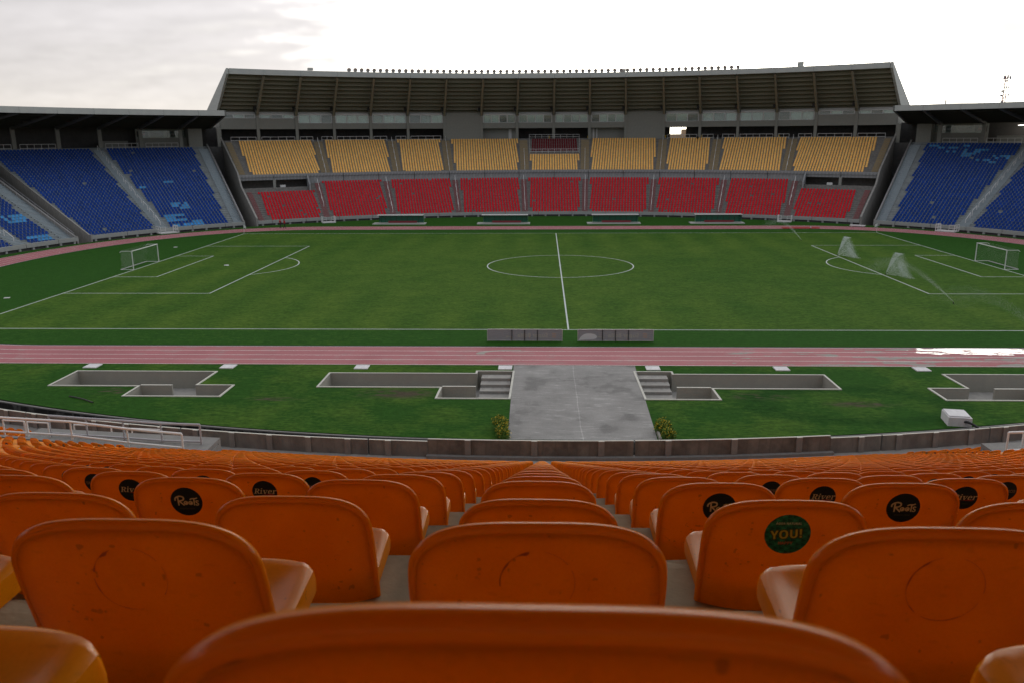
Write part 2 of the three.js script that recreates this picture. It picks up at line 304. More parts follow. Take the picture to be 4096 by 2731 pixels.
{
  const names = ['sunken concrete shelter at the far left of the near lawn', 'sunken concrete shelter left of the ramp, with steps at its right end', 'sunken concrete shelter right of the ramp, with steps at its left end', 'sunken concrete shelter cut off by the right edge of the view'];
  pits.forEach((poly, k) => {
    const { t, cx, cz, D } = pitThing(poly, names[k], 1, k === 1 || k === 2), s = k < 2 ? 1 : -1;
    // the low wall between the bench trench and the entrance well
    const w = k === 0 || k === 3 ? [s * -30.2, s * -28.0] : [s * -9.15, s * -6.85];
    part(t, 'divider', boxGeo((w[0] + w[1]) / 2 - cx, -D / 2 + 0.028, 54.66 - cz, Math.abs(w[1] - w[0]), D + 0.05, 0.16), M.pitWall);
    part(t, 'divider_cap', boxGeo((w[0] + w[1]) / 2 - cx, 0.06, 54.66 - cz, Math.abs(w[1] - w[0]) + 0.02, 0.02, 0.18), M.pitRim);
    if (k === 1 || k === 2) for (let i = 0; i < 6; i++) { const z0 = 51.0 + i * 0.92; part(t, 'step', boxGeo(s * -5.62 - cx, -D / 2 - 0.02 - i * 0.1 - 0.08, z0 + 0.46 - cz, 2.1, D - i * 0.2 - 0.12, 0.915), M.concrete); }
  });
  const g = new GB().hexa([[-4.25, -0.2, 64.75], [4.22, -0.2, 64.75], [4.6, -0.2, 49.1], [-4.44, -0.2, 49.1], [-4.25, 0.022, 64.75], [4.22, 0.022, 64.75], [4.6, 0.022, 49.1], [-4.44, 0.022, 49.1]]).geo();
  const p = g.attributes.position, uv = g.attributes.uv; for (let i = 0; i < p.count; i++) uv.setXY(i, p.getX(i) / 9 + 0.5, (p.getZ(i) - 49) / 16);
  structure('ramp_slab', g, M.slab);
  // white drain covers in a row along the track
  const where = ['above the far left shelter', 'at the right end of the far left shelter', 'above the shelter left of the ramp', 'beside the top left corner of the ramp', 'beside the top right corner of the ramp', 'above the shelter right of the ramp', 'nearest the right edge of the view'];
  [-36.26, -25.87, -15.76, -5.04, 5.84, 15.22, 25.31].forEach((x, i) => solo('drain_cover', boxGeo(x, 0.03, 49.78, 1.02, 0.07, 1.0), M.whiteSlab, `white square drain cover beside the track, ${where[i]}`, 'drain cover', 'white drain covers along the track'));
}

// ---------------------------------------------------------------- the ring of stands on the far side
const TH = [0, 0.41, 0.585, 0.79, 0.99, 1.2, 1.57], PH = [0, 0.263, 0.365, 0.547, 0.797, 1.07, 1.52];
function phi(th) { const a = Math.abs(th), s = Math.sign(th); for (let i = 1; i < TH.length; i++) if (a <= TH[i]) return s * lerp(PH[i - 1], PH[i], (a - TH[i - 1]) / (TH[i] - TH[i - 1])); return s * PH[6]; }
function pF(th, t) { const f = phi(th); return [83 * Math.sin(th) + t * Math.sin(f), -69.3 * Math.cos(th) - t * Math.cos(f)]; }
const P3 = (th, t, y) => { const p = pF(th, t); return [p[0], y, p[1]]; };
function frameF(th, t) { const e = 0.002, a = pF(th - e, t), b = pF(th + e, t), dx = b[0] - a[0], dz = b[1] - a[1], L = Math.hypot(dx, dz); return { speed: L / (2 * e), tx: dx / L, tz: dz / L, turn: Math.atan2(-dz, dx) + Math.PI }; }
const segs = (a, b, step = 0.022) => { const n = Math.max(1, Math.ceil(Math.abs(b - a) / step)), r = []; for (let i = 0; i <= n; i++) r.push(lerp(a, b, i / n)); return r; };
function ringProfile(b, a0, a1, prof, step) {            // sweeps a polyline of (t, y) along the ring
  const S = segs(a0, a1, step); let run = 0;
  for (let i = 0; i < S.length - 1; i++) {
    const w = Math.hypot(pF(S[i + 1], 10)[0] - pF(S[i], 10)[0], pF(S[i + 1], 10)[1] - pF(S[i], 10)[1]); let v = 0;
    for (let k = 0; k < prof.length - 1; k++) {
      const [t0, y0] = prof[k], [t1, y1] = prof[k + 1], h = Math.hypot(t1 - t0, y1 - y0);
      b.quad(P3(S[i], t0, y0), P3(S[i + 1], t0, y0), P3(S[i + 1], t1, y1), P3(S[i], t1, y1), [[run, v], [run + w, v], [run + w, v + h], [run, v + h]]); v += h;
    }
    run += w;
  }
  return b;
}
const ringBox = (a0, a1, t0, t1, y0, y1, step) => {
  const b = ringProfile(new GB(), a0, a1, [[t0, y0], [t0, y1], [t1, y1], [t1, y0], [t0, y0]], step);
  for (const a of [a0, a1]) b.quad(P3(a, t0, y0), P3(a, t1, y0), P3(a, t1, y1), P3(a, t0, y1)); return b.geo();
};
const steps = (t0, y0, n, p, r) => { const q = []; for (let k = 0; k < n; k++) { q.push([t0 + k * p, y0 + (k - 1) * r], [t0 + k * p, y0 + k * r]); } q.push([t0 + n * p, y0 + (n - 1) * r]); return q; };
const RP = 0.826, RED = { t: 2.2, y: 0.55, n: 20, r: 0.331 }, YEL = { t: 19.4, y: 8.75, n: 20, r: 0.36 }, BLU = { t: 2.2, y: 0.5, n: 38, r: 0.372 };
const END = 0.757;
const redAisles = [-0.58, -0.41, -0.241, -0.072, 0.079, 0.2455, 0.4135, 0.581], yelAisles = [-0.5555, -0.380, -0.253, -0.0685, 0.0775, 0.259, 0.384, 0.556];
const pillars = [-0.681, -0.6, -0.514, -0.427, -0.34, -0.254, -0.167, -0.083, 0.003, 0.087, 0.171, 0.259, 0.342, 0.428, 0.515, 0.601, 0.68];

function frontWall(stand, a0, a1, joints) {              // low painted wall in panels, on short brackets above a recessed plinth
  const J = [a0, ...joints.filter((j) => j > Math.min(a0, a1) + 0.01 && j < Math.max(a0, a1) - 0.01), a1];
  for (let i = 0; i < J.length - 1; i++) { const g = 0.0006 * Math.sign(a1 - a0); part(stand, 'wall_panel', ringBox(J[i] + g, J[i + 1] - g, 1.5, 1.8, 0.22, 0.86), M.farWall); }
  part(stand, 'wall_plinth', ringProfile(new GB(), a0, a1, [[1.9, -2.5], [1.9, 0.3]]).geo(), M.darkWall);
  const b = new GB(); for (let a = Math.min(a0, a1) + 0.012; a < Math.max(a0, a1); a += 0.0345) { const f = frameF(a, 1.7), p = pF(a, 1.72); b.box(p[0], 0.02, p[1], 0.35, 0.4, 0.32, f.turn); }
  part(stand, 'wall_brackets', b.geo(), M.farWall).userData.kind = 'stuff';
  part(stand, 'walkway', ringProfile(new GB(), a0, a1, [[1.8, 0.45], [2.3, 0.45]]).geo(), M.terrace);
}
const slopedWall = (a, ta, prof, top, low, thick = 0.35) => { // end wall whose top follows the rows; prof = [[t, y], ...]
  const b = new GB(), f = frameF(a, ta), d = [f.tx * thick, f.tz * thick];
  const sh = (p, k) => [p[0] + d[0] * k, p[1], p[2] + d[1] * k];
  for (let i = 0; i < prof.length - 1; i++) {
    const A = P3(a, prof[i][0], prof[i][1] + top), B = P3(a, prof[i + 1][0], prof[i + 1][1] + top), C = P3(a, prof[i + 1][0], low), D = P3(a, prof[i][0], low);
    b.quad(D, C, B, A); b.quad(sh(D, 1), sh(C, 1), sh(B, 1), sh(A, 1)); b.quad(A, B, sh(B, 1), sh(A, 1));
    if (!i) b.quad(D, A, sh(A, 1), sh(D, 1));
  }
  return b.geo();
};
function aisle(stand, th, R, n, paint, base, width = 1.25) {
  const b = new GB(), c = new GB();
  for (let k = 1; k < n; k++) {
    const t = R.t + k * RP, y = R.y + (k - 1) * R.r, f = frameF(th, t), p = pF(th, t - 0.17), q = pF(th, t - 0.345), e = pF(th, t - 0.012);
    b.box(p[0], y + R.r / 4, p[1], width, R.r / 2, 0.34, f.turn);
    c.box(q[0], y + R.r / 2 - 0.045, q[1], width - 0.02, 0.1, 0.02, f.turn); c.box(e[0], y + R.r - 0.045, e[1], width - 0.02, 0.1, 0.02, f.turn);
  }
  part(stand, 'aisle_stair', b.geo(), base); part(stand, 'painted_nosing', c.geo(), paint);
}
function handrail(a, b, h, label, category, group, r = 0.05) {   // upper post, sloping bar, lower post
  const up = (p) => [p[0], p[1] + h, p[2]];
  const t = thing('handrail', label, category, a, 0, group), L = (p) => [p[0] - a[0], p[1] - a[1], p[2] - a[2]];
  part(t, 'post', bar(L(a), L(up(a)), r), M.whitePipe); part(t, 'post', bar(L(b), L(up(b)), r), M.whitePipe); part(t, 'rail', bar(L(up(a)), L(up(b)), r), M.whitePipe);
}
const nth = (n) => (n <= 20 ? ord[n - 1] : n % 10 === 0 ? ['', '', '', 'thirtieth', 'fortieth', 'fiftieth', 'sixtieth'][n / 10] : ['', '', 'twenty', 'thirty', 'forty', 'fifty', 'sixty'][Math.floor(n / 10)] + '-' + ord[n % 10 - 1]);
const ord = ['first', 'second', 'third', 'fourth', 'fifth', 'sixth', 'seventh', 'eighth', 'ninth', 'tenth', 'eleventh', 'twelfth', 'thirteenth', 'fourteenth', 'fifteenth', 'sixteenth', 'seventeenth', 'eighteenth', 'nineteenth', 'twentieth', 'twenty-first', 'twenty-second', 'twenty-third', 'twenty-fourth'];

// main stand -----------------------------------------------------
const main = thing('grandstand', 'main grandstand opposite, red and yellow seats under a high roof', 'grandstand');
{
  const jn = []; for (let a = -0.72; a < 0.75; a += 0.0852) jn.push(a);
  frontWall(main, -END, END, jn);
  part(main, 'lower_terrace', ringProfile(new GB(), -0.6, 0.6, [...steps(RED.t, RED.y, RED.n, RP, RED.r), [18.75, RED.y + 19 * RED.r]]).geo(), M.terrace);
  for (const s of [-1, 1]) {                             // shorter end bays with an open level behind them
    part(main, 'lower_terrace', ringProfile(new GB(), s * 0.6, s * END, [...steps(RED.t, RED.y, 16, RP, RED.r), [15.6, RED.y + 15 * RED.r], [15.6, 6.3], [15.9, 6.3], [15.9, 5.6], [24, 5.6], [24, 8.0], [18.8, 8.0]]).geo(), M.terrace);
    part(main, 'end_bay_wall', slopedWall(s * 0.6, 18, [[14.2, 6.9], [15.6, 7.3], [18.9, 8.9]], 0.0, 4.5, s * 0.3), M.beam);
    part(main, 'end_bay_column', ringBox(s * 0.678 - 0.003, s * 0.678 + 0.003, 18.2, 18.7, 5.6, 7.8), M.wallPaint);
    part(main, 'recess_box', ringBox(s * 0.66 - 0.008, s * 0.66 + 0.004, 16.3, 16.9, 5.6, 6.75), M.whitePaint);
  }
  const bj = [-END, -0.678, -0.6, -0.514, -0.427, -0.34, -0.254, -0.167, -0.083, 0.003, 0.087, 0.171, 0.259, 0.342, 0.428, 0.515, 0.6, 0.678, END];
  for (let i = 0; i < bj.length - 1; i++) {
    const mid = Math.abs((bj[i] + bj[i + 1]) / 2), low = mid > 0.6 ? 7.75 : RED.y + 19 * RED.r;
    part(main, 'balcony_beam', ringBox(bj[i] + 0.0007, bj[i + 1] - 0.0007, 18.7, 18.95, low, 8.35), M.beam);
    part(main, 'balcony_lip', ringBox(bj[i] + 0.0007, bj[i + 1] - 0.0007, 18.5, 19.35, 8.36, 8.95), M.beam);
  }
  part(main, 'upper_terrace', ringProfile(new GB(), -END, END, [...steps(YEL.t, YEL.y, YEL.n, RP, YEL.r), [36.4, YEL.y + 19 * YEL.r], [36.4, 15.95], [46, 15.95]]).geo(), M.terrace);
  for (const s of [-1, 1]) {
    part(main, 'end_wall', slopedWall(s * END, 18, [[1.5, 0.86], [RED.t + 16 * RP, 6.2], [18.6, 8.95], [YEL.t + 20 * RP, 15.9], [37, 16.6]], 0.55, -2.5, s * 0.35), M.concrete);
    part(main, 'back_end_wall', ringBox(s * END, s * (END + 0.003), 36.4, 50, -2.5, 22.6), M.wallPaint);
  }
  for (const a of redAisles) aisle(main, a, RED, 20, M.redPaint, M.terrace);
  for (const a of yelAisles) aisle(main, a, YEL, 20, M.tanPaint, M.terraceTan, 2.0);
  for (const s of [-1, 1]) { aisle(main, s * 0.744, RED, 16, M.redPaint, M.terrace, 1.1); aisle(main, s * 0.746, YEL, 20, M.tanPaint, M.terraceTan, 1.3); }
  // concourse storey, beam and window band
  part(main, 'concourse_floor', ringProfile(new GB(), -END, END, [[36.4, 15.96], [46, 15.96]]).geo(), M.concrete);
  part(main, 'concourse_ceiling', ringProfile(new GB(), -END, END, [[36.6, 18.62], [46, 18.62]]).geo(), M.wallPaint);
  const P = [-END, ...pillars, END];
  for (let i = 0; i < P.length - 1; i++) {
    const a = P[i], b = P[i + 1], m = (a + b) / 2, e = Math.abs(m) > 0.6, solid = Math.abs(Math.abs(m) - 0.213) < 0.02;
    // back wall, with one gap through which the sky shows
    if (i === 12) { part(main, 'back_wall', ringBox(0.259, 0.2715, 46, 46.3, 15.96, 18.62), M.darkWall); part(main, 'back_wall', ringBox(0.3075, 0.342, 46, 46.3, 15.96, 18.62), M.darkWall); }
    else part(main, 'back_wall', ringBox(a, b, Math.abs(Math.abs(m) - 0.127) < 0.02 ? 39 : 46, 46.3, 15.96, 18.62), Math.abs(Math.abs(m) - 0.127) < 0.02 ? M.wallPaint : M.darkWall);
    part(main, 'rear_wall', ringBox(a, b, 46.0, 46.35, -2.5, 15.9), M.wallPaint);
    if (solid) { part(main, 'solid_bay', ringBox(a, b, 36.2, 36.6, 15.7, 22.3), M.wallPaint); continue; }
    const sill = e ? 20.95 : 19.85;
    part(main, 'spandrel', ringBox(a, b, 36.25, 36.6, 18.5, sill), M.wallPaint);
    // windows: frame, mullions, panes, awning strip above
    const inset = 0.0045, A = a + inset, B = b - inset, n = Math.abs(m) < 0.18 ? 4 : 3, win = part(main, 'window', ringBox(A, B, 36.3, 36.42, sill, sill + 0.07), M.alu);
    part(win, 'frame', ringBox(A, B, 36.2, 36.4, 21.68, 21.9), M.whitePaint);
    for (let k = 0; k <= n; k++) { const c = lerp(A, B, k / n); part(win, 'mullion', ringBox(c - 0.0010, c + 0.0010, 36.27, 36.4, sill + 0.07, 21.72), M.whitePaint); }
    for (let k = 0; k < n; k++) {
      const c0 = lerp(A, B, k / n) + 0.0008, c1 = lerp(A, B, (k + 1) / n) - 0.0008;
      part(win, 'pane', ringBox(c0, c1, 36.35, 36.36, sill + 0.07, 21.72), M.glass);
      if (!e ? (i * 7 + k * 3) % 5 > 0 : (i + k) % 2) part(win, 'blind', ringBox(c0, c1, 36.5 + 0.12 * ((i * 5 + k) % 3), 36.53 + 0.12 * ((i * 5 + k) % 3), sill - 0.02, 21.9), (i * 3 + k) % 4 ? M.blind : M.room);
    }
    part(win, 'awning', ringProfile(new GB(), A, B, [[36.25, 21.9], [36.6, 22.32]]).geo(), M.whitePaint);
    part(main, 'room_wall', ringBox(a, b, 39.5, 39.7, 18.7, 22.3), M.room);
  }
  part(main, 'room_floor', ringProfile(new GB(), -END, END, [[36.5, 18.7], [46, 18.7]]).geo(), M.room);
  part(main, 'room_ceiling', ringProfile(new GB(), -END, END, [[36.5, 22.34], [50, 22.5]]).geo(), M.room);
  part(main, 'rear_wall_top', ringProfile(new GB(), -END, END, [[46.35, 18.5], [46.35, 22.6]]).geo(), M.wallPaint);
  for (const a of pillars) { part(main, 'pillar', ringBox(a - 0.0032, a + 0.0032, 36.0, 36.5, 15.7, 22.6), M.wallPaint); }
  // roof: stepped soffit panels between tapered ribs
  const NR = 9, tB = 37.2, yB = 22.25, tA = 20.2, yA = 29.45, edge = [-END, ...pillars, END];
  for (let i = 0; i < edge.length - 1; i++) for (let k = 0; k < NR; k++) {
    const t0 = lerp(tB, tA, k / NR), t1 = lerp(tB, tA, (k + 1) / NR), y0 = lerp(yB, yA, k / NR), y1 = lerp(yB, yA, (k + 1) / NR);
    part(main, 'soffit_panel', ringProfile(new GB(), edge[i] + 0.0004, edge[i + 1] - 0.0004, [[t0 + 0.7, y0 - 0.03], [t0, y0 - 0.1], [t0 + 0.75, y1], [t1 + 0.7, y1]], 0.045).geo(), M.soffit);
  }
  for (const a of [...pillars]) {
    const b = new GB(), w = 0.0021, q = [];
    for (const [t, y] of [[36.6, 21.2], [20.3, 29.1], [20.3, 29.6], [37.4, 22.6]]) q.push([t, y]);
    for (const s of [-1, 1]) b.quad(P3(a + s * w, ...q[0]), P3(a + s * w, ...q[1]), P3(a + s * w, ...q[2]), P3(a + s * w, ...q[3]));
    b.quad(P3(a - w, ...q[0]), P3(a + w, ...q[0]), P3(a + w, ...q[1]), P3(a - w, ...q[1]));
    part(main, 'roof_rib', b.geo(), M.soffit);
    part(main, 'loudspeaker', ringBox(a - 0.0085, a - 0.0035, 34.2, 34.7, 22.6, 23.5), M.black);
  }
  const roof = part(main, 'roof', ringProfile(new GB(), -END, END, [[20, 30.45], [50, 23.0], [50, 22.4]]).geo(), M.concrete);
  for (let i = 0; i < edge.length - 1; i++) part(roof, 'fascia', ringBox(edge[i] + 0.0002, edge[i + 1] - 0.0002, 19.9, 20.25, 29.4, 30.5), M.fascia);
  for (const s of [-1, 1]) {
    const g = new GB(), a = s * (END + 0.001), c = s * (END + 0.006);
    const poly = [[19.9, 30.5], [50.2, 23.05], [50.2, 22.3], [37.3, 22.0], [19.9, 29.4]];
    for (const q of [a, c]) { g.quad(...[poly[0], poly[1], poly[3], poly[4]].map((p) => P3(q, ...p))); g.tri(...[poly[1], poly[2], poly[3]].map((p) => P3(q, ...p)), [0, 0], [1, 0], [1, 1]); }
    for (let i = 0; i < 5; i++) { const u = poly[i], v = poly[(i + 1) % 5]; g.quad(P3(a, ...u), P3(c, ...u), P3(c, ...v), P3(a, ...v)); }
    part(roof, 'gable', g.geo(), M.fascia);
  }
  part(roof, 'roof_hatch', boxGeo(...P3(-0.577, 21, 30.9), 1.0, 0.5, 1.2, frameF(-0.577, 21).turn), M.fascia);
  part(roof, 'roof_hatch', boxGeo(...P3(0.163, 21, 30.9), 1.3, 0.6, 1.2, frameF(0.163, 21).turn), M.fascia);
  part(roof, 'roof_hatch', boxGeo(...P3(0.571, 21, 31.0), 1.1, 0.9, 1.2, frameF(0.571, 21).turn), M.fascia);
  // the door and yellow litter bins in the shallow bays
  part(main, 'door', ringBox(-0.1025, -0.0955, 38.9, 38.98, 15.97, 18.3), M.whitePaint);
  part(main, 'door', ringBox(0.0945, 0.0985, 38.9, 38.98, 15.97, 18.4), M.whitePaint); part(main, 'door', ringBox(0.103, 0.1055, 38.9, 38.98, 15.97, 18.4), M.whitePaint);
}
// low rails along the front of the concourse
{
  const gaps = yelAisles.map((a) => [a - 0.0105, a + 0.0105]);
  let n = 0;
  for (let i = 0; i < pillars.length + 1; i++) {
    const P = [-0.745, ...pillars, 0.745]; let list = [[P[i] + 0.006, P[i + 1] - 0.006]];
    const m = (P[i] + P[i + 1]) / 2; if (Math.abs(Math.abs(m) - 0.213) < 0.02 || Math.abs(Math.abs(m) - 0.127) < 0.02 || Math.abs(m) < 0.06) continue;
    for (const [g0, g1] of gaps) list = list.flatMap(([a, b]) => (g1 <= a || g0 >= b ? [[a, b]] : [[a, Math.max(a, g0)], [Math.min(b, g1), b]])).filter(([a, b]) => b - a > 0.012);
    for (const [a, b] of list) {
      const k = Math.max(2, Math.round((b - a) / 0.0165)), parts = [], y = 15.97;
      for (let j = 0; j <= k; j++) parts.push(bar(P3(lerp(a, b, j / k), 36.0, y - 0.35), P3(lerp(a, b, j / k), 36.0, y + 0.75), 0.05, 5));
      for (const h of [0.02, 0.75]) for (let j = 0; j < k; j++) parts.push(bar(P3(lerp(a, b, j / k), 36.0, y + h), P3(lerp(a, b, (j + 1) / k), 36.0, y + h), 0.055, 5));
      n++; solo('concourse_railing', merge(parts), M.whitePipe, `white pipe railing above the yellow seats, ${ord[n - 1]} from the left`, 'railing', 'railings along the main concourse');
    }
  }
  // enclosure rails round the dark red seats
  const parts = [], y = (k) => YEL.y + k * YEL.r, c0 = -0.0545, c1 = 0.0635;
  const seg = (th0, t0, y0, th1, t1, y1) => parts.push(bar(P3(th0, t0, y0), P3(th1, t1, y1), 0.04, 5));
  for (const [t, yb] of [[YEL.t + 10.7 * RP, y(10.4)], [35.9, 15.9]]) for (let j = 0; j < 8; j++) {
    const a = lerp(c0, c1, j / 8), b = lerp(c0, c1, (j + 1) / 8);
    for (const h of [0.45, 1.0]) seg(a, t, yb + h, b, t, yb + h); seg(a, t, yb, a, t, yb + 1.0); if (j === 7) seg(b, t, yb, b, t, yb + 1.0);
  }
  for (const c of [c0, c1]) seg(c, YEL.t + 10.7 * RP, y(10.4) + 1.0, c, 35.9, 16.9);
  solo('enclosure_railing', merge(parts), M.whitePipe, 'white railing boxing in the dark red seats at the centre of the main stand', 'railing');
  let q = 0;
  for (const a of redAisles) for (let k = 0; k < 4; k++) { if (Math.abs(a) > 0.5 && k === 3) continue; const k0 = 19 - k * 4.6, k1 = k0 - 3.9, p = (x) => P3(a, RED.t + x * RP + 0.3, RED.y + Math.floor(x) * RED.r); handrail(p(k0), p(k1), 1.0, `white handrail in a red-tier aisle, ${ord[redAisles.indexOf(a)]} aisle from the left, ${ord[k]} from the top`, 'handrail', 'handrails in the red tier'); }
  for (const a of yelAisles) for (let k = 0; k < 5; k++) { if (Math.abs(a) < 0.1 && k < 2) continue; const k0 = 19.4 - k * 4, k1 = k0 - 3.4, p = (x) => P3(a, YEL.t + x * RP + 0.3, YEL.y + Math.floor(x) * YEL.r); handrail(p(k0), p(k1), 1.0, `white handrail in a yellow-tier aisle, ${ord[yelAisles.indexOf(a)]} aisle from the left, ${ord[k]} from the top`, 'handrail', 'handrails in the yellow tier'); }
}

// side stands with blue seats -------------------------------------
const blueY = (t) => BLU.y + (t - BLU.t) / RP * BLU.r;
function sideStand(s, label) {
  const g = thing('grandstand', label, 'grandstand');
  const blocks = [[0.79, 1.1755], [1.207, 1.47]];
  for (const [a, b] of blocks) {
    const jn = []; for (let q = a + 0.05; q < b; q += 0.0815) jn.push(s * q); if (s < 0) jn.reverse();
    frontWall(g, s * Math.min(a, b), s * Math.max(a, b), s > 0 ? jn : jn.slice().sort((x, y) => y - x));
    part(g, 'terrace', ringProfile(new GB(), s * a, s * b, [...steps(BLU.t, BLU.y, BLU.n, RP, BLU.r), [34.3, 14.3], [34.3, 14.75], [44, 14.75]]).geo(), M.terraceBlue);
    for (const q of [a, b]) part(g, 'end_wall', slopedWall(s * q, 18, [[1.5, 0.86], [2.2, 0.9], [33.6, 14.6], [35, 15.2]], 0.12, -2.5, s * (q === a ? 0.25 : -0.25)), M.concrete);
  }
  part(g, 'ramp_floor', ringProfile(new GB(), s * (END - 0.002), s * 0.792, [[1.5, -2.4], [22, -1.0], [36.5, -1.0]]).geo(), M.darkWall);
  part(g, 'ramp_floor', ringProfile(new GB(), s * 1.174, s * 1.209, [[1.5, -2.4], [22, -1.0], [36.5, -1.0]]).geo(), M.darkWall);
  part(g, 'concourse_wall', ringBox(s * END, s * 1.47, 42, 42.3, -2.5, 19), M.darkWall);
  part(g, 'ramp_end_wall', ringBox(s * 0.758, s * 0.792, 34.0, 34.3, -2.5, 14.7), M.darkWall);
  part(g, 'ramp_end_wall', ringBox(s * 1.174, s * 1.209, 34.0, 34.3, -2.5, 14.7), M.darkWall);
  for (const a of [0.9885, 1.34]) aisle(g, s * a, BLU, 38, M.bluePaint, M.terraceBlue, 1.9);
  for (const a of [0.801, 1.222]) aisle(g, s * a, BLU, 38, M.bluePaint, M.terraceBlue, 2.1);
  // columns, inner booths and roof
  const cols = [0.7655, 0.837, 0.908, 0.978, 1.047, 1.118, 1.19, 1.262, 1.335, 1.408];
  for (const c of cols) part(g, 'column', ringBox(s * c - 0.0032, s * c + 0.0032, 34.5, 34.95, 14.6, 18.75), M.wallPaint);
  part(g, 'booth', ringBox(s * 0.7975, s * 0.822, 35.2, 39, 14.76, 18.6), M.wallPaint);
  part(g, 'booth_front', ringBox(s * 0.822, s * 0.905, 37.5, 37.8, 14.76, 16.7), M.wallPaint);
  part(g, 'booth_window', ringBox(s * 0.823, s * 0.904, 37.6, 37.65, 16.7, 18.2), M.glass);
  part(g, 'booth_back', ringBox(s * 0.822, s * 0.905, 40, 40.2, 14.76, 18.6), M.room);
  part(g, 'counter', ringBox(s * 0.922, s * 0.97, 38.5, 38.8, 14.76, 16.1), M.wallPaint);
  const a0 = 0.782, a1 = 1.47, edge = [a0, ...cols.filter((c) => c > 0.8), a1];
  for (let i = 0; i < edge.length - 1; i++) for (let k = 0; k < 6; k++) {
    const t0 = lerp(35.2, 16.2, k / 6), t1 = lerp(35.2, 16.2, (k + 1) / 6), y0 = lerp(18.7, 21.0, k / 6), y1 = lerp(18.7, 21.0, (k + 1) / 6);
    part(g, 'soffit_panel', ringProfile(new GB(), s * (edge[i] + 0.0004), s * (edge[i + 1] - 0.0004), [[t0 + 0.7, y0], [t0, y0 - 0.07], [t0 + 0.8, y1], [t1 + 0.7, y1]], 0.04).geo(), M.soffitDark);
  }
  for (const c of cols.slice(1)) {
    const b = new GB(), w = 0.002, q = [[35, 18.3], [16.3, 20.8], [16.3, 21.1], [35.4, 19.0]];
    for (const d of [-1, 1]) b.quad(...q.map((p) => P3(s * c + d * w, ...p))); b.quad(P3(s * c - w, ...q[0]), P3(s * c + w, ...q[0]), P3(s * c + w, ...q[1]), P3(s * c - w, ...q[1]));
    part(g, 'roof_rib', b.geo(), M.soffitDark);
  }
  const roof = part(g, 'roof', ringProfile(new GB(), s * a0, s * a1, [[16, 21.95], [43, 19.4], [43, 18.7], [35, 18.75]]).geo(), M.concrete);
  for (let i = 0; i < edge.length - 1; i++) part(roof, 'fascia', ringBox(s * (edge[i] + 0.0002), s * (edge[i + 1] - 0.0002), 15.9, 16.2, 20.95, 22.0), M.fascia);
  const e = new GB(), pl = [[15.95, 21.98], [43, 19.45], [43, 18.6], [35.2, 18.6], [15.95, 20.95]], A = s * a0, C = s * (a0 - 0.0035);
  for (const q of [A, C]) { e.quad(...[pl[0], pl[1], pl[3], pl[4]].map((p) => P3(q, ...p))); e.tri(...[pl[1], pl[2], pl[3]].map((p) => P3(q, ...p)), [0, 0], [1, 0], [1, 1]); }
  for (let i = 0; i < 5; i++) { const u = pl[i], v = pl[(i + 1) % 5]; e.quad(P3(A, ...u), P3(C, ...u), P3(C, ...v), P3(A, ...v)); }
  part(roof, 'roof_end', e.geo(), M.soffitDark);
  const side = s < 0 ? 'left' : 'right';
  let n = 0;
  for (let i = 1; i < cols.length - 1; i++) {
    const a = s * (cols[i] + 0.007), b = s * (cols[i + 1] - 0.007), k = 5, parts = [];
    if (Math.abs(cols[i] - 0.978) < 0.01) continue;
    for (let j = 0; j <= k; j++) parts.push(bar(P3(lerp(a, b, j / k), 34.2, 14.4), P3(lerp(a, b, j / k), 34.2, 15.6), 0.05, 5));
    for (const h of [14.85, 15.6]) for (let j = 0; j < k; j++) parts.push(bar(P3(lerp(a, b, j / k), 34.2, h), P3(lerp(a, b, (j + 1) / k), 34.2, h), 0.055, 5));
    n++; solo('concourse_railing', merge(parts), M.whitePipe, `white pipe railing above the ${side} blue seats, ${ord[n - 1]} from the main stand`, 'railing', `railings above the ${side} blue seats`);
  }
  const pt = (a, k) => P3(s * a, BLU.t + k * RP + 0.3, BLU.y + Math.floor(k) * BLU.r);
  for (const [a, nm] of [[0.9885, 'aisle between the blue blocks'], [1.34, 'outer blue aisle']]) for (let k = 0; k < 11; k++) { const k0 = 37 - k * 3.3; handrail(pt(a, k0), pt(a, k0 - 2.3), 0.95, `white handrail in the ${side} stand's ${nm}, ${ord[k]} from the top`, 'handrail', `handrails in the ${side} blue stand`); }
  for (const a of [0.7925, 1.2105]) {
    const parts = [], f = (k) => { const p = P3(s * a, BLU.t + k * RP, BLU.y + k * BLU.r + 0.1); return p; };
    for (let k = 0; k < 37; k += 2) { parts.push(bar(f(k), [f(k)[0], f(k)[1] + 0.95, f(k)[2]], 0.025, 5)); const u = f(k), v = f(Math.min(k + 2, 37)); for (const h of [0.5, 0.95]) parts.push(bar([u[0], u[1] + h, u[2]], [v[0], v[1] + h, v[2]], 0.03, 5)); }
    solo('stair_railing', merge(parts), M.greyPipe, a < 1 ? `long sloping grey railing between the ${side} blue seats and the main stand` : `long sloping grey railing beside the second ramp on the ${side}`, 'railing');
  }
  return g;
}
sideStand(-1, 'left grandstand with blue seats under a low roof'); sideStand(1, 'right grandstand with blue seats under a low roof');

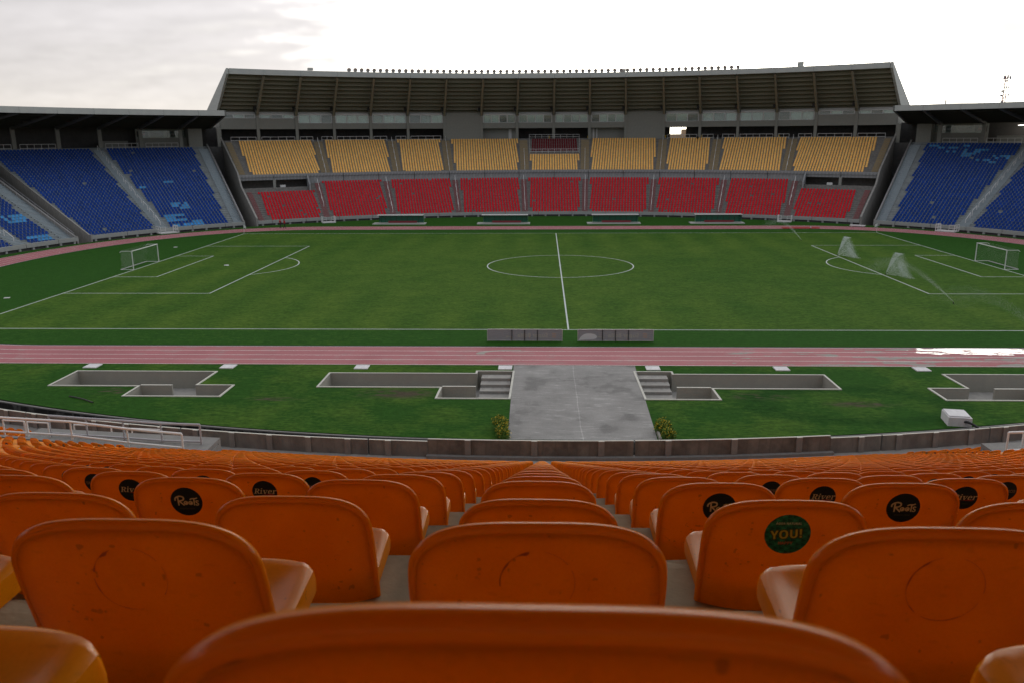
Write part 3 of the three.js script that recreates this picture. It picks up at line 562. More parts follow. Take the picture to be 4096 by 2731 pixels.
// ---------------------------------------------------------------- seats: a one-piece plastic shell
function seatGeo(nu, nb, np, tubeSeg, tubeRad = 6) {
  const H = 0.347, HW = 0.21, TK = 0.025, Yt = (u) => 0.206 + 0.135 * Math.pow(Math.max(0, 1 - Math.pow(Math.abs(u), 3.4)), 1 / 3.2);
  const dO = (y) => 0.05 * (1 - y / H), edge = (u, y) => Math.pow(Math.abs(u), 3) * (0.012 + 0.032 * smooth(0.33, 0.02, y)), YB = 0.085;
  const cat = (pts) => { const c = new THREE.CatmullRomCurve3(pts.map(([d, y]) => V(d, y, 0)), false, 'centripetal'); return (g) => { const p = c.getPoint(g); return [p.x, p.y]; }; };
  const d0 = dO(YB) + TK, d1 = d0 + edge(1, YB);
  const C = cat([[d0, YB], [0.088, 0.052], [0.13, 0.036], [0.22, 0.030], [0.35, 0.046], [0.42, 0.062], [0.438, 0.053]]), R = cat([[d1, YB], [d1 + 0.02, 0.074], [0.165, 0.066], [0.24, 0.066], [0.35, 0.069], [0.412, 0.066], [0.43, 0.053]]);
  const U = (i) => { const t = (i / nu) * 2 - 1; return Math.sign(t) * (1 - Math.pow(1 - Math.abs(t), 1.6)); };
  const inner = (u, j) => {
    if (j <= nb) { const y = lerp(Yt(u), YB, j / nb); return [u * HW, y, dO(y) + edge(u, y) + TK]; }
    const g = (j - nb) / np, c = C(g), r = R(g), a = Math.abs(u), w = Math.pow(a, 3.2), x = u * (HW - 0.002 - 0.012 * g), roll = smooth(0, 0.2, g) * 0.016 * Math.pow(clamp((a - 0.86) / 0.14), 2);
    return [x, lerp(c[1], r[1], w) - roll, lerp(c[0], r[0], w) - 0.055 * Math.pow(a, 5) * smooth(0.7, 1, g)];
  };
  const out = (q) => [q[0], q[1], -q[2], q[0] * 2 + 0.5, q[1] * 2 + q[2] * 1.3];
  const list = [grid(nu, nb + np, (i, j) => out(inner(U(i), j)))], no = Math.max(3, nb);
  list.push(grid(nu, no, (i, j) => { const u = U(i), y = lerp(Yt(u), 0, j / no); return [u * HW, y, -(dO(y) + edge(u, y)), u * HW * 2 + 0.5, y * 2]; }));
  for (const s of [-1, 1]) list.push(grid(np, 2, (i, j) => { const q = inner(s, nb + i), k = j / 2; return [q[0] + s * 0.004 * Math.sin(k * 2.6), lerp(q[1], 0, k), -q[2] - 0.004 * k, q[2] * 2, k * 0.2]; }));
  list.push(grid(nu, 3, (i, j) => { const q = inner(U(i), nb + np), k = j / 3; return [q[0], lerp(q[1], 0, k), -(q[2] + 0.012 * Math.sin(Math.min(1, k * 1.6) * Math.PI / 2)), q[0] * 2, k * 0.2]; }));
  if (tubeSeg) {                                         // rounded edge of the back, from one side of the pan over the top to the other
    const loop = [], add = (u, j) => { const q = inner(u, j); loop.push(V(q[0], q[1], -(q[2] - TK / 2))); };
    const foot = (s, y) => loop.push(V(s * HW, y, -(dO(y) + edge(1, y) + TK / 2))); foot(-1, 0); foot(-1, YB * 0.5); for (let j = nb; j > 0; j--) add(-1, j); for (let i = 0; i <= nu; i++) add(U(i), 0); for (let j = 1; j <= nb; j++) add(1, j); foot(1, YB * 0.5); foot(1, 0);
    list.push(new THREE.TubeGeometry(new THREE.CatmullRomCurve3(loop, false, 'centripetal'), tubeSeg, TK / 2 + 0.0006, tubeRad, false));
  }
  return merge(list);
}
const seatHi = seatGeo(22, 9, 16, 96, 8), seatMid = seatGeo(12, 5, 9, 48, 6), seatLow = seatGeo(6, 2, 5, 0);
// plastic with faint scuffs, rubbed marks and dust
const seatMap = (seed) => colorTex(512, 512, (u, v) => {
  const n = fbm(u * 6, v * 6, 4, 6, seed), f = vnoise(u * 160, v * 160, 160, seed + 1), sc = smooth(0.70, 0.80, fbm(u * 20, v * 48, 4, 48, seed + 2)), dk = smooth(0.80, 0.86, fbm(u * 26, v * 26, 3, 26, seed + 5));
  const k = 1 + 0.14 * (n - 0.5) + 0.06 * (f - 0.5);
  const c = [0.86 * k, 0.300 * k * (1 + 0.12 * (n - 0.5)), 0.002 + 0.006 * n];
  const d = clamp(0.10 * sc + 0.45 * dk); return [lerp(c[0], 0.22, d), lerp(c[1], 0.085, d), lerp(c[2], 0.02, d)];
});
const seatMats = [201, 211, 221, 231].map((q) => new THREE.MeshPhysicalMaterial({ map: seatMap(q), roughness: 0.9, specularIntensity: 0.0, transmission: 0.40, thickness: 0, clearcoat: 0.75, clearcoatRoughness: 0.2, bumpMap: grainBump, bumpScale: 0.0004, side: THREE.DoubleSide }));   // slightly translucent glossy plastic
const bankMat = new THREE.MeshPhysicalMaterial({ color: 0xffffff, roughness: 0.5, specularIntensity: 0.3, side: THREE.DoubleSide });

// near stand ------------------------------------------------------
const X0 = -2.285;
function pN(th, t) { const f = 0.64 * th; return [X0 + 86 * Math.sin(th) + t * Math.sin(f), 67.6 * Math.cos(th) + t * Math.cos(f)]; }
const thN = (s, t) => s / (86 + 0.64 * t);
function frameN(s, t) { const a = pN(thN(s - 0.2, t), t), b = pN(thN(s + 0.2, t), t); return Math.atan2(-(b[1] - a[1]), b[0] - a[0]); }
const rowH = (i) => 0.405 + 0.828 * i, rowT = (i) => 41.4973 - rowH(i), rowY = (i) => 16.6746 - (0.268 + 0.3335 * i) - 0.3665 + (i === 1 || i === 2 ? 0 : 0.0265);
const S0 = -40, S1 = 38, I0 = -9, I1 = 48;
const near = thing('grandstand', 'near grandstand with orange seats, filling the foreground', 'grandstand');
{
  const r = rng(99);
  for (let i = I0; i <= I1; i++) {                       // one stepped row each: tread and riser with worn noses
    const close = i >= -1 && i <= 10, ds = close ? 0.22 : 2, lim = close ? Math.min(40, 5 + i * 2.2) : 40, y = rowY(i), tn = rowT(i) - 0.346, tb = rowT(i) + 0.482 + 0.03;
    const ss = []; for (let s = S0; s < S1;) { ss.push(s); s += Math.abs(s) < lim ? ds : 2; } ss.push(S1);
    const nose = ss.map(() => [close ? (r() - 0.5) * 0.012 : 0, close ? (r() - 0.5) * 0.014 : 0]), b = new GB();
    for (let k = 0; k < ss.length - 1; k++) {
      const q = (s, t, yy) => { const p = pN(thN(s, t), t); return [p[0], yy, p[1]]; }, a = ss[k], c = ss[k + 1], [n0, n1] = [nose[k], nose[k + 1]];
      const A = q(a, tn + n0[1], y + n0[0]), B = q(c, tn + n1[1], y + n1[0]), A2 = q(a, tn + 0.06, y), B2 = q(c, tn + 0.06, y), C = q(c, tb, y), D = q(a, tb, y), E = q(a, tn + 0.012, y - 0.36), F = q(c, tn + 0.012, y - 0.36);
      const v = i * 1.13;
      b.quad(A, B, B2, A2, [[a, v], [c, v], [c, v + 0.06], [a, v + 0.06]]); b.quad(A2, B2, C, D, [[a, v + 0.06], [c, v + 0.06], [c, v + 0.9], [a, v + 0.9]]); b.quad(E, F, B, A, [[a, v + 1], [c, v + 1], [c, v + 1.36], [a, v + 1.36]]);
    }
    part(near, 'step', b.geo(), M.nearStep);
  }
  const q = (s, t, y) => { const p = pN(thN(s, t), t); return [p[0], y, p[1]]; };
  // front walkway
  const w = new GB(); for (let s = S0; s < S1; s += 2) w.quad(q(s, 0, 0.0), q(s + 2, 0, 0.0), q(s + 2, 1.2, 0.0), q(s, 1.2, 0.0)); part(near, 'walkway', w.geo(), M.concrete);
  // parapet: panels between posts, a raised stretch above the tunnel
  const nb = (s0, s1, t0, t1, y0, y1) => { const g = new GB(), n = Math.max(1, Math.ceil((s1 - s0) / 2)); for (let k = 0; k < n; k++) { const a = lerp(s0, s1, k / n), c = lerp(s0, s1, (k + 1) / n); g.hexa([q(a, t1, y0), q(c, t1, y0), q(c, t0, y0), q(a, t0, y0), q(a, t1, y1), q(c, t1, y1), q(c, t0, y1), q(a, t0, y1)]); } return g.geo(); };
  const run = (posts, joints, lo, hi, base, top) => {
    const cuts = [lo, ...posts.flatMap((p) => [p - 0.16, p + 0.16]), ...joints.flatMap((p) => [p - 0.04, p + 0.04]), hi].sort((a, b) => a - b);
    for (let k = 0; k < cuts.length - 1; k++) {
      const m = (cuts[k] + cuts[k + 1]) / 2; if (cuts[k + 1] - cuts[k] < 0.01 || joints.some((j) => Math.abs(j - m) < 0.03)) continue;
      const post = posts.some((p) => Math.abs(p - m) < 0.02);
      part(near, post ? 'parapet_post' : 'parapet_panel', nb(cuts[k], cuts[k + 1], -0.09, post ? 0.1 : 0.02, base, top), post ? M.parapetPost : top > 0.9 ? M.parapet : M.parapetGrey);
      part(near, 'parapet_cap', nb(cuts[k] + 0.002, cuts[k + 1] - 0.002, -0.095, post ? 0.105 : 0.025, top + 0.002, top + 0.022), M.pitRim);
    }
  };
  run([-6.25, -2.7, 0.85, 4.4, 7.95, 11.5].map((v) => v + 2.285), [2.6 + 2.285], -8.4 + 2.285, 13.25 + 2.285, 0.0, 1.0);
  part(near, 'parapet_ledge', nb(-6.2, 15.7, -0.13, 0.3, 0.001, 0.16), M.parapetPost);
  const L = [], R = []; for (let s = -8.3; s > S0; s -= 2.25) L.push(s); for (let s = 17.3; s < S1; s += 2.2) R.push(s);
  run(L, [-9.4, -20.5, -31.5], S0, -6.14, 0.0, 0.86); run(R, [18.5, 25.1, 33], 15.56, S1, 0.0, 0.86);
  part(near, 'front_face', nb(S0, S1, -0.13, 0.0, -3, -0.01), M.moat);
  // rear wall behind the camera
  const tz = rowT(I0) + 0.5; part(near, 'rear_wall', nb(S0, S1, tz, tz + 0.3, -3, rowY(I0) + 3.2), M.wallPaint);
  // the stand's own cantilever roof, above and behind the viewer
  const roofP = [[29, 25.0], [29, 26.0], [51, 24.7], [51, 23.1], [29, 25.0]], rb = new GB();
  for (let s = S0; s < S1; s += 3) for (let k = 0; k < 4; k++) rb.quad(q(s, ...roofP[k]), q(s + 3, ...roofP[k]), q(s + 3, ...roofP[k + 1]), q(s, ...roofP[k + 1]));
  part(near, 'roof', rb.geo(), M.soffit);
  part(near, 'roof_back_wall', nb(S0, S1, 50, 50.4, -3, 23), M.wallPaint);
  for (let s = S0 + 2; s < S1; s += 7.4) { const g = new GB(); g.hexa([q(s, 49.9, 20.4), q(s + 0.4, 49.9, 20.4), q(s + 0.4, 29.2, 24.6), q(s, 29.2, 24.6), q(s, 49.9, 23.2), q(s + 0.4, 49.9, 23.2), q(s + 0.4, 29.2, 25.02), q(s, 29.2, 25.02)]); part(near, 'roof_rib', g.geo(), M.soffit); }
  // aisle stairs on the left and the right
  for (const sa of [-18.2, 18.6]) { const g = new GB(); for (let i = -2; i < I1; i++) { const t = rowT(i) - 0.346 - 0.2, p = pN(thN(sa, t), t); g.box(p[0], rowY(i + 1) + 0.083, p[1], 1.25, 0.166, 0.4, frameN(sa, t)); } part(near, 'aisle_stair', g.geo(), M.pitRim); }
}
// the moat wall and its coping on the near side
{
  const e = (a, d) => [83 * Math.sin(a) - 1 + d * Math.sin(a), 64.8 * Math.cos(a) + d * Math.cos(a)];
  const wall = grid(80, 1, (i, j) => { const a = lerp(-0.62, 0.62, i / 80), p = e(a, 0.3); return [p[0], j ? -0.04 : -3, p[1], a * 83, j ? 3 : 0]; });
  const cop = new GB(); for (let i = 0; i < 80; i++) { const a = lerp(-0.62, 0.62, i / 80), b = lerp(-0.62, 0.62, (i + 1) / 80), q = (x, d, y) => { const p = e(x, d); return [p[0], y, p[1]]; }; cop.hexa([q(a, 0.32, -0.05), q(b, 0.32, -0.05), q(b, 0.18, -0.05), q(a, 0.18, -0.05), q(a, 0.32, 0.03), q(b, 0.32, 0.03), q(b, 0.18, 0.03), q(a, 0.18, 0.03)]); }
  const t = thing('moat_wall', 'black-stained concrete moat wall along the edge of the near lawn', 'wall');
  part(t, 'wall', wall, M.moat); part(t, 'coping', cop.geo(), M.parapetPost);
}
// stickers: flat prints on the seat backs
function stickerTex(kind) {
  const c = document.createElement('canvas'); c.width = c.height = 256; const x = c.getContext('2d');
  x.fillStyle = kind === 'green' ? '#1c6b48' : '#0b0a0a'; x.fillRect(0, 0, 256, 256); x.textAlign = 'center'; x.textBaseline = 'middle'; x.lineJoin = x.lineCap = 'round';
  if (kind === 'green') {
    for (let i = 0; i < 9; i++) for (let j = 0; j < 10; j++) { x.fillStyle = (i + j) % 3 ? '#0c4a33' : '#2f8a60'; x.beginPath(); x.moveTo(i * 30, j * 26); x.lineTo(i * 30 + 26, j * 26 + 12); x.lineTo(i * 30, j * 26 + 24); x.fill(); }
    x.fillStyle = '#d8c9a8'; x.font = 'bold 19px sans-serif'; x.fillText('ÁGUA NATURAL', 128, 58);
    x.save(); x.translate(122, 128); x.rotate(-0.08); x.font = 'bold 76px sans-serif'; x.lineWidth = 12; x.strokeStyle = '#4a3d10'; x.strokeText('YOU!', 0, 0); x.fillStyle = '#c9b02c'; x.fillText('YOU!', 0, 0); x.restore();
    x.fillStyle = '#c4562a'; x.font = 'bold 26px sans-serif'; x.fillText('HAPPY', 120, 186);
  } else if (kind === 'roots') {
    x.strokeStyle = '#d9b98c'; x.lineWidth = 13;
    x.beginPath(); x.moveTo(62, 160); x.lineTo(62, 92); x.moveTo(38, 116); x.bezierCurveTo(30, 80, 108, 66, 108, 100); x.bezierCurveTo(106, 122, 76, 122, 66, 122); x.lineTo(104, 160); x.stroke();
    x.lineWidth = 10; for (const px of [122, 160]) { x.beginPath(); x.arc(px, 140, 14, 0.4, 6.0); x.stroke(); x.beginPath(); x.arc(px + 2, 142, 4, 0, 6.3); x.stroke(); }
    x.lineWidth = 11; x.beginPath(); x.moveTo(160, 108); x.bezierCurveTo(176, 92, 196, 108, 214, 94); x.moveTo(190, 104); x.lineTo(188, 158); x.stroke();
    x.lineWidth = 10; x.beginPath(); x.moveTo(222, 122); x.bezierCurveTo(200, 112, 200, 136, 214, 140); x.bezierCurveTo(230, 148, 216, 168, 200, 156); x.stroke();
    x.fillStyle = '#8a7140'; x.font = '17px sans-serif'; x.fillText('ENERGIA DRINK', 128, 192);
  } else if (kind === 'river') {
    x.fillStyle = '#d9bb90'; x.font = 'italic bold 84px serif'; x.fillText('River', 128, 122); x.fillStyle = '#a02318'; x.beginPath(); x.moveTo(90, 160); x.quadraticCurveTo(160, 142, 226, 152); x.quadraticCurveTo(200, 172, 170, 162); x.quadraticCurveTo(130, 158, 90, 160); x.fill();
    x.fillStyle = '#5c6b2c'; x.font = '20px sans-serif'; x.fillText('VINHO', 142, 194);
  } else { x.font = 'bold 50px sans-serif'; x.lineWidth = 2.5; x.strokeStyle = '#d49a74'; x.strokeText('TAMPICO', 128, 132); }
  const t = new THREE.CanvasTexture(c); t.colorSpace = THREE.SRGBColorSpace; return t;
}
const stickerMats = Object.fromEntries(['green', 'roots', 'river', 'tampico'].map((k) => [k, new THREE.MeshStandardMaterial({ map: stickerTex(k), roughness: 0.5, side: THREE.DoubleSide })]));
const stickerY = 0.255, stickerR = 0.062;
function onBack(x, y, off) { const u = x / 0.21; return [x, y, -(0.05 * (1 - y / 0.347) + Math.pow(Math.abs(u), 3) * (0.012 + 0.032 * smooth(0.33, 0.02, y))) + off]; }
function discGeo(rings = 4, n = 28) {                    // a disc laid on the curved seat back
  const p = [], t = [], ix = [];
  for (let j = 0; j <= rings; j++) for (let i = 0; i <= n; i++) { const a = i / n * Math.PI * 2, r = stickerR * j / rings, x = Math.cos(a) * r, y = Math.sin(a) * r; p.push(...onBack(x, stickerY + y, 0.0016)); t.push(0.5 + x / stickerR / 2, 0.5 + y / stickerR / 2); }
  for (let j = 0; j < rings; j++) for (let i = 0; i < n; i++) { const a = j * (n + 1) + i, b = a + 1, c = a + n + 1, d = c + 1; ix.push(a, c, d, a, d, b); }
  const g = new THREE.BufferGeometry(); g.setAttribute('position', new THREE.Float32BufferAttribute(p, 3)); g.setAttribute('uv', new THREE.Float32BufferAttribute(t, 2)); g.setIndex(ix); g.computeVertexNormals(); return g;
}
const disc = discGeo(), discLow = discGeo(1, 12);
const ghostMat = mat([0.47, 0.085, 0.006], 0.6);         // glue left where a sticker was torn off
function ghostGeo(seed) {
  const list = [], n = 60;
  for (let i = 0; i < n; i++) {
    const a = i / n * Math.PI * 2, a1 = (i + 1) / n * Math.PI * 2; if (vnoise(i * 0.21 + seed, seed, 256, 3) < 0.42) continue;
    const w = 0.0003 + 0.0045 * Math.pow(vnoise(i * 0.33 + seed, 4, 256, 9), 5) * 1.1, w1 = 0.0003 + 0.0045 * Math.pow(vnoise((i + 1) * 0.33 + seed, 4, 256, 9), 5) * 1.1, q = (an, rr) => onBack(Math.cos(an) * rr, stickerY + Math.sin(an) * rr - 0.012, 0.0012), R = stickerR * 1.02;
    list.push(new GB().quad(q(a, R - w * 2), q(a, R + w * 0.4), q(a1, R + w1 * 0.4), q(a1, R - w1 * 2)).geo());
  }
  return merge(list);
}
const sOf = (j) => (j > 0 ? 0.676 * j : j < 0 ? 0.672 * j - 0.01 : 0);
const named = new Map(Object.entries({ '2,1': 'green', '6,-5': 'green', '3,-2': 'roots', '3,1': 'roots', '3,2': 'roots', '4,-3': 'river', '4,-2': 'river', '4,3': 'river', '4,2': 'river', '5,-4': 'tampico', '5,-2': 'tampico', '5,4': 'tampico', '5,2': 'tampico', '7,-6': 'roots', '5,-3': 'tampico', '4,-4': 'river' }));
const cycle = ['green', 'roots', 'river', 'tampico'];
const deckZone = (x, z) => z < 73.4 && z > 70.4 && ((x < -17.6 && x > -27.4) || x > 18.2);
{
  const r = rng(5), all = [];
  for (let i = -1; i <= I1; i++) for (let j = -64; j <= 60; j++) {
    const s = sOf(j) + (r() - 0.5) * 0.012, t = rowT(i) + (i === 0 && j === 0 ? 0.03 : 0) + (r() - 0.5) * 0.012, th = thN(s, t), p = pN(th, t); const rr = r(), r2 = r();
    if (s < S0 + 0.4 || s > S1 - 0.4 || Math.abs(s + 18.2) < 1.0 || Math.abs(s - 18.6) < 1.0 || deckZone(p[0], p[1])) continue;
    let st = named.get(`${i},${j}`); if (!st && i > 5 && rr < 0.42) st = cycle[(i + 2) % 4]; if (i < 6 && !named.has(`${i},${j}`)) st = undefined;
    const h = 109.0973 - p[1], dx = p[0] + 2.27, inView = h > 0.2 && Math.abs(dx) < 0.66 * (h + 0.45) + 0.3;
    all.push({ i, j, x: p[0], y: rowY(i) + (i === 0 && j === 0 ? 0.0185 : 0), z: p[1], turn: frameN(s, t) + (r2 - 0.5) * 0.03, st, depth: Math.hypot(h, dx), inView, tone: r() });
  }
  const front = all.filter((q) => q.inView).sort((a, b) => a.depth - b.depth).slice(0, 300), pick = new Set(front);
  for (const q of front) {
    const row = q.i === 0 ? 'nearest row' : q.i < 0 ? 'row behind the viewer' : `${ord[q.i]} row`, col = q.j === 0 ? 'centre column' : `${Math.abs(q.j) === 1 ? 'next' : ord[Math.abs(q.j) - 1]} ${q.j < 0 ? 'left' : 'right'} of centre column`;
    const g = thing('seat', `orange plastic seat${q.st ? (q.st === 'green' ? ' with green sticker' : ' with black sticker') : ''}, ${row}, ${col}`, 'seat', [q.x, q.y, q.z], q.turn, 'orange seats of the near stand');
    part(g, 'shell', q.i < 7 ? seatHi : seatMid, seatMats[(q.i * 3 + q.j * 5 + 400) % 4]);
    if (q.st) part(g, 'sticker', q.i < 9 ? disc : discLow, stickerMats[q.st]);
    if (q.i === 0 && q.j === 0) part(g, 'mounting_block', boxGeo(0, -0.03, -0.2, 0.3, 0.06, 0.2), M.dark);
    if (q.i === 1 && Math.abs(q.j) < 2) part(g, 'glue_ring', ghostGeo(31 + q.j), ghostMat).userData.kind = 'stuff';
  }
  const rest = all.filter((q) => !pick.has(q)), im = new THREE.InstancedMesh(seatMid, seatMats[1], rest.length), m = new THREE.Matrix4(), e = new THREE.Euler();
  rest.forEach((q, k) => { m.makeRotationFromEuler(e.set(0, q.turn, 0)).setPosition(q.x, q.y, q.z); im.setMatrixAt(k, m); const v = 0.86 + 0.28 * q.tone; im.setColorAt(k, lin(v, v, v)); });
  im.name = 'distant_orange_seats'; im.userData = { kind: 'stuff', label: 'rows of smaller orange seats running down to the front parapet', category: 'seats' }; im.castShadow = im.receiveShadow = true; scene.add(im);
  for (const kind of cycle) {                            // their stickers, by print
    const l = rest.filter((q) => q.st === kind && q.z > 66), s = new THREE.InstancedMesh(discLow, stickerMats[kind], l.length);
    l.forEach((q, k) => { m.makeRotationFromEuler(e.set(0, q.turn, 0)).setPosition(q.x, q.y, q.z); s.setMatrixAt(k, m); });
    s.name = 'distant_seat_stickers_' + kind; s.name = numbered('distant_seat_stickers'); s.userData = { kind: 'stuff', label: kind === 'green' ? 'green round stickers on the distant orange seats' : `black round ${({ roots: 'curly-lettered', river: 'italic-lettered', tampico: 'outline-lettered' })[kind]} stickers on the distant orange seats`, category: 'stickers' }; scene.add(s);
  }
}

// banks of seats on the far stands ---------------------------------
function bank(name, label, list, color, jitter, seed, sx = 1, sy = 1) {
  const im = new THREE.InstancedMesh(seatLow, bankMat, list.length), m = new THREE.Matrix4(), e = new THREE.Euler(), r = rng(seed);
  list.forEach((q, k) => { m.makeRotationFromEuler(e.set(0, q.turn, 0)).scale(V(sx, sy, 1)).setPosition(q.x, q.y, q.z); im.setMatrixAt(k, m); const v = 1 - jitter / 2 + jitter * r(), w = r() - 0.5; im.setColorAt(k, lin(color[0] * v, color[1] * v * (1 + 0.1 * w), color[2] * v * (1 + 0.2 * w))); });
  im.name = name; im.userData = { kind: 'stuff', label, category: 'seats' }; im.castShadow = im.receiveShadow = true; scene.add(im);
}
function block(a, b, R, k0, k1, pitch, mL, mR, scale = 1) {
  const lo = Math.min(a, b), hi = Math.max(a, b), c = (lo + hi) / 2, out = [];
  for (let k = k0; k < k1; k++) {
    const t = R.t + k * RP + 0.36, f = frameF(c, t);
    for (let j = -80; j <= 80; j++) { const th = c + (j + 0.5) * pitch / f.speed; if ((th - lo) * f.speed < mL || (hi - th) * f.speed < mR) continue; const p = pF(th, t); out.push({ x: p[0], y: R.y + k * R.r, z: p[1], turn: frameF(th, t).turn, th, t, k }); }
  }
  return out;
}
{
  let red = [], yel = [], vip = [];
  const ra = [-END + 0.02, ...redAisles, END - 0.02], ya = [-END + 0.016, ...yelAisles, END - 0.016];
  for (let i = 0; i < ra.length - 1; i++) red.push(...block(ra[i], ra[i + 1], RED, 0, i === 0 || i === ra.length - 2 ? 15 : 20, 0.615, 1.25, 1.25));
  for (let i = 0; i < ya.length - 1; i++) { const mid = i === 4; yel.push(...block(ya[i], ya[i + 1], YEL, 0, mid ? 10 : 20, 0.60, 1.5, 1.5)); if (mid) vip.push(...block(ya[i], ya[i + 1], YEL, 12, 20, 0.56, 1.9, 1.9)); }
  const rr = rng(14); red = red.filter(() => rr() > 0.006);
  bank('red_seats', 'bank of red seats in the lower tier of the main stand', red, [0.60, 0.012, 0.026], 0.2, 1, 0.98, 1.22);
  bank('yellow_seats', 'bank of pale yellow seats in the upper tier of the main stand', yel, [0.95, 0.57, 0.17], 0.14, 2, 1, 1.15);
  bank('dark_red_seats', 'block of dark red seats railed off in the upper tier', vip, [0.16, 0.008, 0.014], 0.2, 3);
  const pale = [];
  const blue = { '-1': [], 1: [] };
  for (const s of [-1, 1]) for (const [a, b, m0, m1] of [[0.8, 0.9885, 2.4, 1.5], [0.9885, 1.1755, 1.6, 0.9], [1.221, 1.34, 2.2, 1.5], [1.34, 1.47, 1.5, 1]]) blue[s].push(...block(s * a, s * b, BLU, 0, 38, 0.66, s > 0 ? m0 : m1, s > 0 ? m1 : m0));
  // replaced seats in a lighter blue: [th0, th1, t0, t1]
  const L = [[-0.912, -0.893, 18.5, 19.2], [-0.966, -0.953, 16.8, 17.5], [-0.931, -0.892, 9.6, 11.2], [-0.925, -0.892, 8.4, 9.6], [-0.969, -0.945, 4.4, 7.2], [-0.945, -0.915, 4.6, 5.3], [-0.945, -0.92, 6.1, 6.9], [-0.96, -0.915, 2.2, 3.9], [-0.912, -0.884, 2.2, 4.6], [-1.3, -1.225, 8.8, 10.6], [-1.303, -1.228, 2.6, 4.0]];
  const Rr = [[0.812, 0.84, 31.6, 32.7], [0.843, 0.878, 30.9, 31.7], [0.86, 0.877, 29, 30], [0.884, 0.892, 28.6, 32.8], [0.889, 0.912, 28, 28.9], [0.905, 0.932, 29.6, 30.5], [0.918, 0.942, 26.2, 27], [0.944, 0.976, 27.4, 28.3], [0.946, 0.953, 25.5, 28.3], [0.966, 0.976, 25.8, 28.3], [0.823, 0.827, 22.4, 23.1], [0.92, 0.925, 22.4, 23.1], [0.806, 0.816, 29.2, 30.6]];
  const rp = rng(77);
  for (const s of [-1, 1]) blue[s] = blue[s].filter((q) => { const hit = (s < 0 ? L : Rr).some(([a, b, t0, t1]) => q.th > a && q.th < b && q.t > t0 && q.t < t1 + 0.3); const ch = rp(); if (hit && ch < (s < 0 ? 0.85 : 0.65)) { pale.push(q); return false; } return ch > 0.004; });
  bank('blue_seats', 'bank of blue seats in the left stand', blue[-1], [0.005, 0.05, 0.27], 0.3, 4, 1.22, 1.2);
  bank('blue_seats_001', 'bank of blue seats in the right stand', blue[1], [0.005, 0.05, 0.27], 0.3, 5, 1.22, 1.2);
  bank('pale_blue_seats', 'scattered groups of pale blue replacement seats', pale, [0.07, 0.30, 0.62], 0.2, 6, 1.22, 1.2);
}
//__OBJ_BEGIN__
// ---------------------------------------------------------------- objects on and round the pitch
// goals: posts, crossbar, stanchions, ground bar, net
function goal(s, label) {
  const g = thing('goal', label, 'goal', [s * PX, 0, 0.1], 0, 'football goals'), w = 3.66, h = 2.44, d = 1.7 * s, r = 0.06;
  for (const z of [-w, w]) { part(g, 'post', bar([0, 0, z], [0, h, z], r, 10), M.whitePaint); part(g, 'stanchion', merge([bar([0, h, z], [d * 0.8, h, z], 0.03), bar([d * 0.8, h, z], [d * 0.95, h - 0.16, z], 0.03), bar([0, 0.05, z], [d, 0.05, z], 0.03)]), M.whitePipe); }
  part(g, 'crossbar', bar([0, h, -w - r], [0, h, w + r], r, 10), M.whitePaint);
  part(g, 'ground_bar', bar([d, 0.06, -w], [d, 0.06, w], 0.05), M.greyPipe);
  const net = new GB(), q = 0.0028, sag = (v) => 0.18 * Math.sin(v * Math.PI), P = (u, v) => [d * (0.84 + 0.12 * v) - s * sag(v) * Math.sin(u * Math.PI), h * (1 - v) + 0.05, lerp(-w, w, u)];
  const strand = (a, b) => { const dy = Math.abs(b[1] - a[1]) > Math.abs(b[2] - a[2]) && Math.abs(b[1] - a[1]) > Math.abs(b[0] - a[0]); const o = dy ? [0, 0, q] : [0, q, 0]; net.quad([a[0] - o[0], a[1] - o[1], a[2] - o[2]], [b[0] - o[0], b[1] - o[1], b[2] - o[2]], [b[0] + o[0], b[1] + o[1], b[2] + o[2]], [a[0] + o[0], a[1] + o[1], a[2] + o[2]]); };
  for (let i = 0; i <= 50; i++) for (let k = 0; k < 4; k++) strand(P(i / 50, k / 4), P(i / 50, (k + 1) / 4));
  for (let k = 0; k <= 17; k++) for (let i = 0; i < 8; i++) strand(P(i / 8, k / 17), P((i + 1) / 8, k / 17));
  for (const z of [-w, w]) { for (let i = 0; i <= 10; i++) strand([d * 0.9 * i / 10, 0.05, z], [d * 0.84 * i / 10, h, z]); for (let k = 0; k <= 16; k++) strand([0, h * k / 16 + 0.03, z], [d * 0.88, h * k / 16 + 0.03, z]); }
  part(g, 'net', net.geo(), mat([0.55, 0.56, 0.55], 0.9));
}
goal(-1, 'white football goal with net at the left end of the pitch'); goal(1, 'white football goal with net at the right end of the pitch');
// corner flags
for (const [sx, sz, l] of [[-1, -1, 'far left'], [1, -1, 'far right']]) {
  const g = thing('corner_flag', `thin corner flag on the ${l} corner of the pitch`, 'corner flag', [sx * PX, 0, sz * PZ], 0, 'corner flags');
  part(g, 'pole', bar([0, 0, 0], [0, 1.6, 0], 0.025), M.whitePaint);
  part(g, 'flag', grid(4, 2, (i, j) => [0.1 * i * -sx + 0.0, 1.58 - 0.24 * j - 0.05 * i, 0.05 * Math.sin(i * 1.3)]), M.whitePaint);
}
